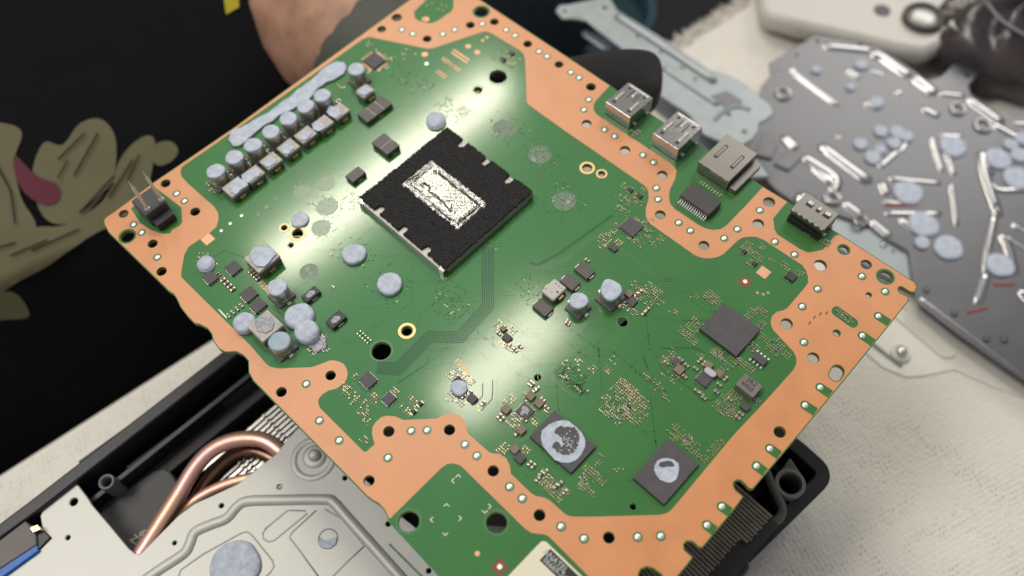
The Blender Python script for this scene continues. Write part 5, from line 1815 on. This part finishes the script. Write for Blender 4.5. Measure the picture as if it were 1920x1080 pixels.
for i, (x, y, r) in enumerate([(*T1(595, 340), 10), (*T1(360, 368), 7.5), (*T1(540, 455), 7.5), (*T1(675, 535), 11), (*T1(695, 685), 11), (*T1(780, 690), 12), (*T1(828, 712), 11), (*T1(765, 748), 11), (*T1(590, 752), 11), (*T1(655, 822), 13), (*T1(692, 780), 9), (*T1(1070, 762), 21), (*T1(1305, 828), 20), (*T1(1370, 755), 11),
                               (*T1(1412, 810), 13), (*T1(1405, 930), 22), (*T1(838, 1003), 23), (*T1(1440, 725), 13), (*T2(440, 312), 24), (*T2(433, 402), 12), (*T2(560, 425), 23), (*T2(808, 510), 22)]):
    c = at(x, y, ZS + .1)
    q = blob_mesh(r * pxcm(x, y, ZS) * 1.08, .14, 200 + i, dome=.5)
    q.obj('thermal_putty', sp, c)
for a_, c_ in [(T2(785, 600), T2(880, 598)), (T2(655, 735), T2(745, 712)), (T2(255, 218), T2(400, 215))]:
    ridge('red_mark', [a_, c_], ZS + .12, .06, RED, sp, .3, 8)
for i, (pts) in enumerate([[T1(90, 690), T1(160, 740), T1(130, 820), T1(40, 800)], [T1(200, 790), T1(300, 800), T1(220, 880), T1(150, 850)]]):
    solid('raised_step', P2(pts, ZS + .2), [], ZS + .08, ZS + .2, [STEEL], sp, bevel=.03)

# ------------------------------------------------------------------ pale plate with screw
pp = solid('pale_plate', P2([(1500, 386), (1600, 420), (1712, 470), (1720, 562), (1925, 716), (1990, 768), (1870, 728), (1790, 692), (1730, 704), (1700, 706), (1655, 688), (1600, 640), (1480, 560)], .56), [], .505, .56, [IVORY], None, bevel=.02)
tag(pp, 'pale sheet metal plate with long oval rib and a silver screw beside the board', 'metal plate')
ridge('long_rib', [(1648, 568), (1690, 603), (1745, 650), (1768, 668), (1785, 668), (1790, 658), (1770, 640), (1700, 580), (1678, 562)], .6, .045, IVORY, pp, .8, 8)
q = MB()
q.lathe([(.40, 0), (.39, .10), (.33, .14), (.30, .06), (.24, .05)], IVORY, 28)
sc = q.obj('screw_boss', pp, at(1688, 663, .6))
q = MB()
q.lathe([(.22, .05), (.22, .22), (.16, .30), (.05, .31)], STEELL, 24)
q.obj('screw_head', sc, WLOC[sc])
ridge('bent_edge', [(1632, 640), (1660, 662), (1690, 685)], .62, .07, BRACK, pp, .7, 8)
fl2 = solid('bracket_wing', P2([(1560, 390), (1610, 412), (1660, 446), (1700, 470), (1712, 520), (1716, 545), (1600, 480), (1560, 452)], 1.15), [], .9, 1.15, [BRACK], None, bevel=.04)
tag(fl2, 'blue grey sheet metal wing with two bright rivets, between board corner and shield plate', 'metal bracket')
for x, y, r in [(1657, 459, .14), (1675, 471, .07)]:
    q = MB()
    q.lathe([(r, 0), (r * .9, .06), (r * .3, .09)], STEELL, 16)
    q.obj('rivet', fl2, at(x, y, 1.15))

# ------------------------------------------------------------------ long bracket
br_h = []
ZK = 3.6
for x, y, r in [(1059, 21, 4), (1134, 14, 5), (1196, 68, 4), (1240, 97, 4), (1280, 128, 5), (1304, 148, 4), (1396, 247, 5), (1367, 215, 5)]:
    c = at(x, y, ZK)
    br_h.append(circle((c.x, c.y), r * pxcm(x, y, ZK), 14))
bracket = solid('long_bracket', P2([(1043, 20), (1050, 10), (1066, 9), (1110, 0), (1140, -8), (1157, 20), (1233, 67), (1333, 133), (1363, 140), (1400, 160), (1425, 183), (1443, 196), (1449, 212), (1437, 223), (1422, 230), (1420, 247), (1410, 260), (1393, 270), (1360, 268), (1320, 250), (1293, 213), (1240, 178), (1200, 128), (1167, 90), (1130, 62), (1100, 37), (1075, 33), (1055, 33)], ZK), br_h, ZK - .15, ZK, [BRACK], None, bevel=.04)
tag(bracket, 'long blue grey sheet metal bracket with holes, lying behind the gloved fingertip', 'metal bracket')
ridge('folded_flange', [(1157, 30), (1233, 80), (1340, 152)], ZK + .02, .18, BRACK, bracket, .8, 10)
ridge('folded_flange', [(1245, 128), (1300, 165), (1345, 195)], ZK + .02, .12, BRACK, bracket, .8, 10)
ridge('side_lip', [(1096, 62), (1137, 90)], ZK - 1.0, .22, BRACK, bracket, .4, 10)
solid('shaded_pocket', P2([(1335, 180), (1362, 170), (1392, 188), (1388, 200), (1360, 200)], ZK + .04), [], ZK, ZK + .04, [STEEL], bracket, bevel=.01)  # thin raised patch, the shade of a pocket put into its colour
ridge('stamped_curve', [(1340, 225), (1358, 208), (1385, 200), (1405, 205)], ZK, .12, BRACK, bracket, .6, 8)
solid('lower_arm', P2([(1230, 150), (1290, 190), (1350, 250), (1420, 300), (1440, 330), (1400, 330), (1330, 285), (1215, 190)], 2.2), [], 2.0, 2.2, [BRACK], bracket, bevel=.04)

# ------------------------------------------------------------------ off white gadget with lens, dark bag
gz = 1.55
g = solid('handheld_device', jitter(P2([(1436, -30), (1440, 12), (1450, 22), (1500, 36), (1600, 58), (1690, 80), (1730, 86), (1762, 74), (1800, 40), (1830, -20), (1700, -160), (1500, -160)], gz), 4, 0), [], gz - 1.1, gz, [WHITEP], None, bevel=.4)
tag(g, 'off white rounded plastic device with a round lens at the top right', 'handheld device')
c = at(1729, 37, gz)
q = MB()
q.lathe([(1.02, -.1), (1.02, .22), (.96, .30), (.78, .30), (.76, .12)], mat('dark_lens_ring', (.05, .05, .048), .4), 40, cap1=False)
ringo = q.obj('lens_ring', g, c)
q = MB()
q.lathe([(.78, 0), (.76, .16), (.5, .22), (.1, .24)], LENS, 40)
q.obj('lens', ringo, c)
q = MB()
q.lathe([(.42, 0), (.42, .02)], BLACKP, 28)
q.obj('painted_opening', g, at(1654, 20, gz))  # flat black disc, the dark inside of a hole painted on
small = solid('small_circuit', P2([(1770, 55), (1800, 30), (1850, 50), (1838, 78), (1808, 72)], 2.0), [], 1.6, 2.0, [GREEN], None, bevel=.03)
tag(small, 'small green circuit piece with a pale top, beside the off white device', 'circuit piece')
solid('pale_top', P2([(1782, 42), (1805, 22), (1842, 42), (1832, 62), (1800, 58)], 2.3), [], 2.0, 2.3, [WHITEP], small, bevel=.05)
mb = MB()
c = at(1925, 20, 3)
V = []
nb, mbb = 40, 20
for j in range(mbb + 1):
    t = math.pi / 2 * j / mbb
    for i in range(nb):
        a_ = 2 * math.pi * i / nb
        rr_ = 1 + .10 * math.sin(3 * a_ + 1) + .06 * math.sin(7 * a_ + j * .5) + .05 * math.sin(11 * a_ + j)
        V.append((math.cos(a_) * 4.4 * rr_ * math.cos(t), math.sin(a_) * 3.3 * rr_ * math.cos(t), 3.0 * math.sin(t) * (1 + .12 * math.sin(5 * a_ + j * .6))))
mb.add(V, [[j * nb + i, j * nb + (i + 1) % nb, (j + 1) * nb + (i + 1) % nb, (j + 1) * nb + i] for j in range(mbb) for i in range(nb)], BAG, True)
bag = mb.obj('plastic_bag', None, (c.x, c.y, .3))
tag(bag, 'crumpled dark smoky plastic bag in the top right corner of the bench', 'plastic bag')
ridge('bag_fold', [(1850, 5), (1880, 40), (1930, 70)], 3.4, .10, mat('grey_fold', (.16, .16, .19), .35), bag, .6, 8)

for o in list(bpy.data.objects):
    if 'dims' in o:
        del o['dims']
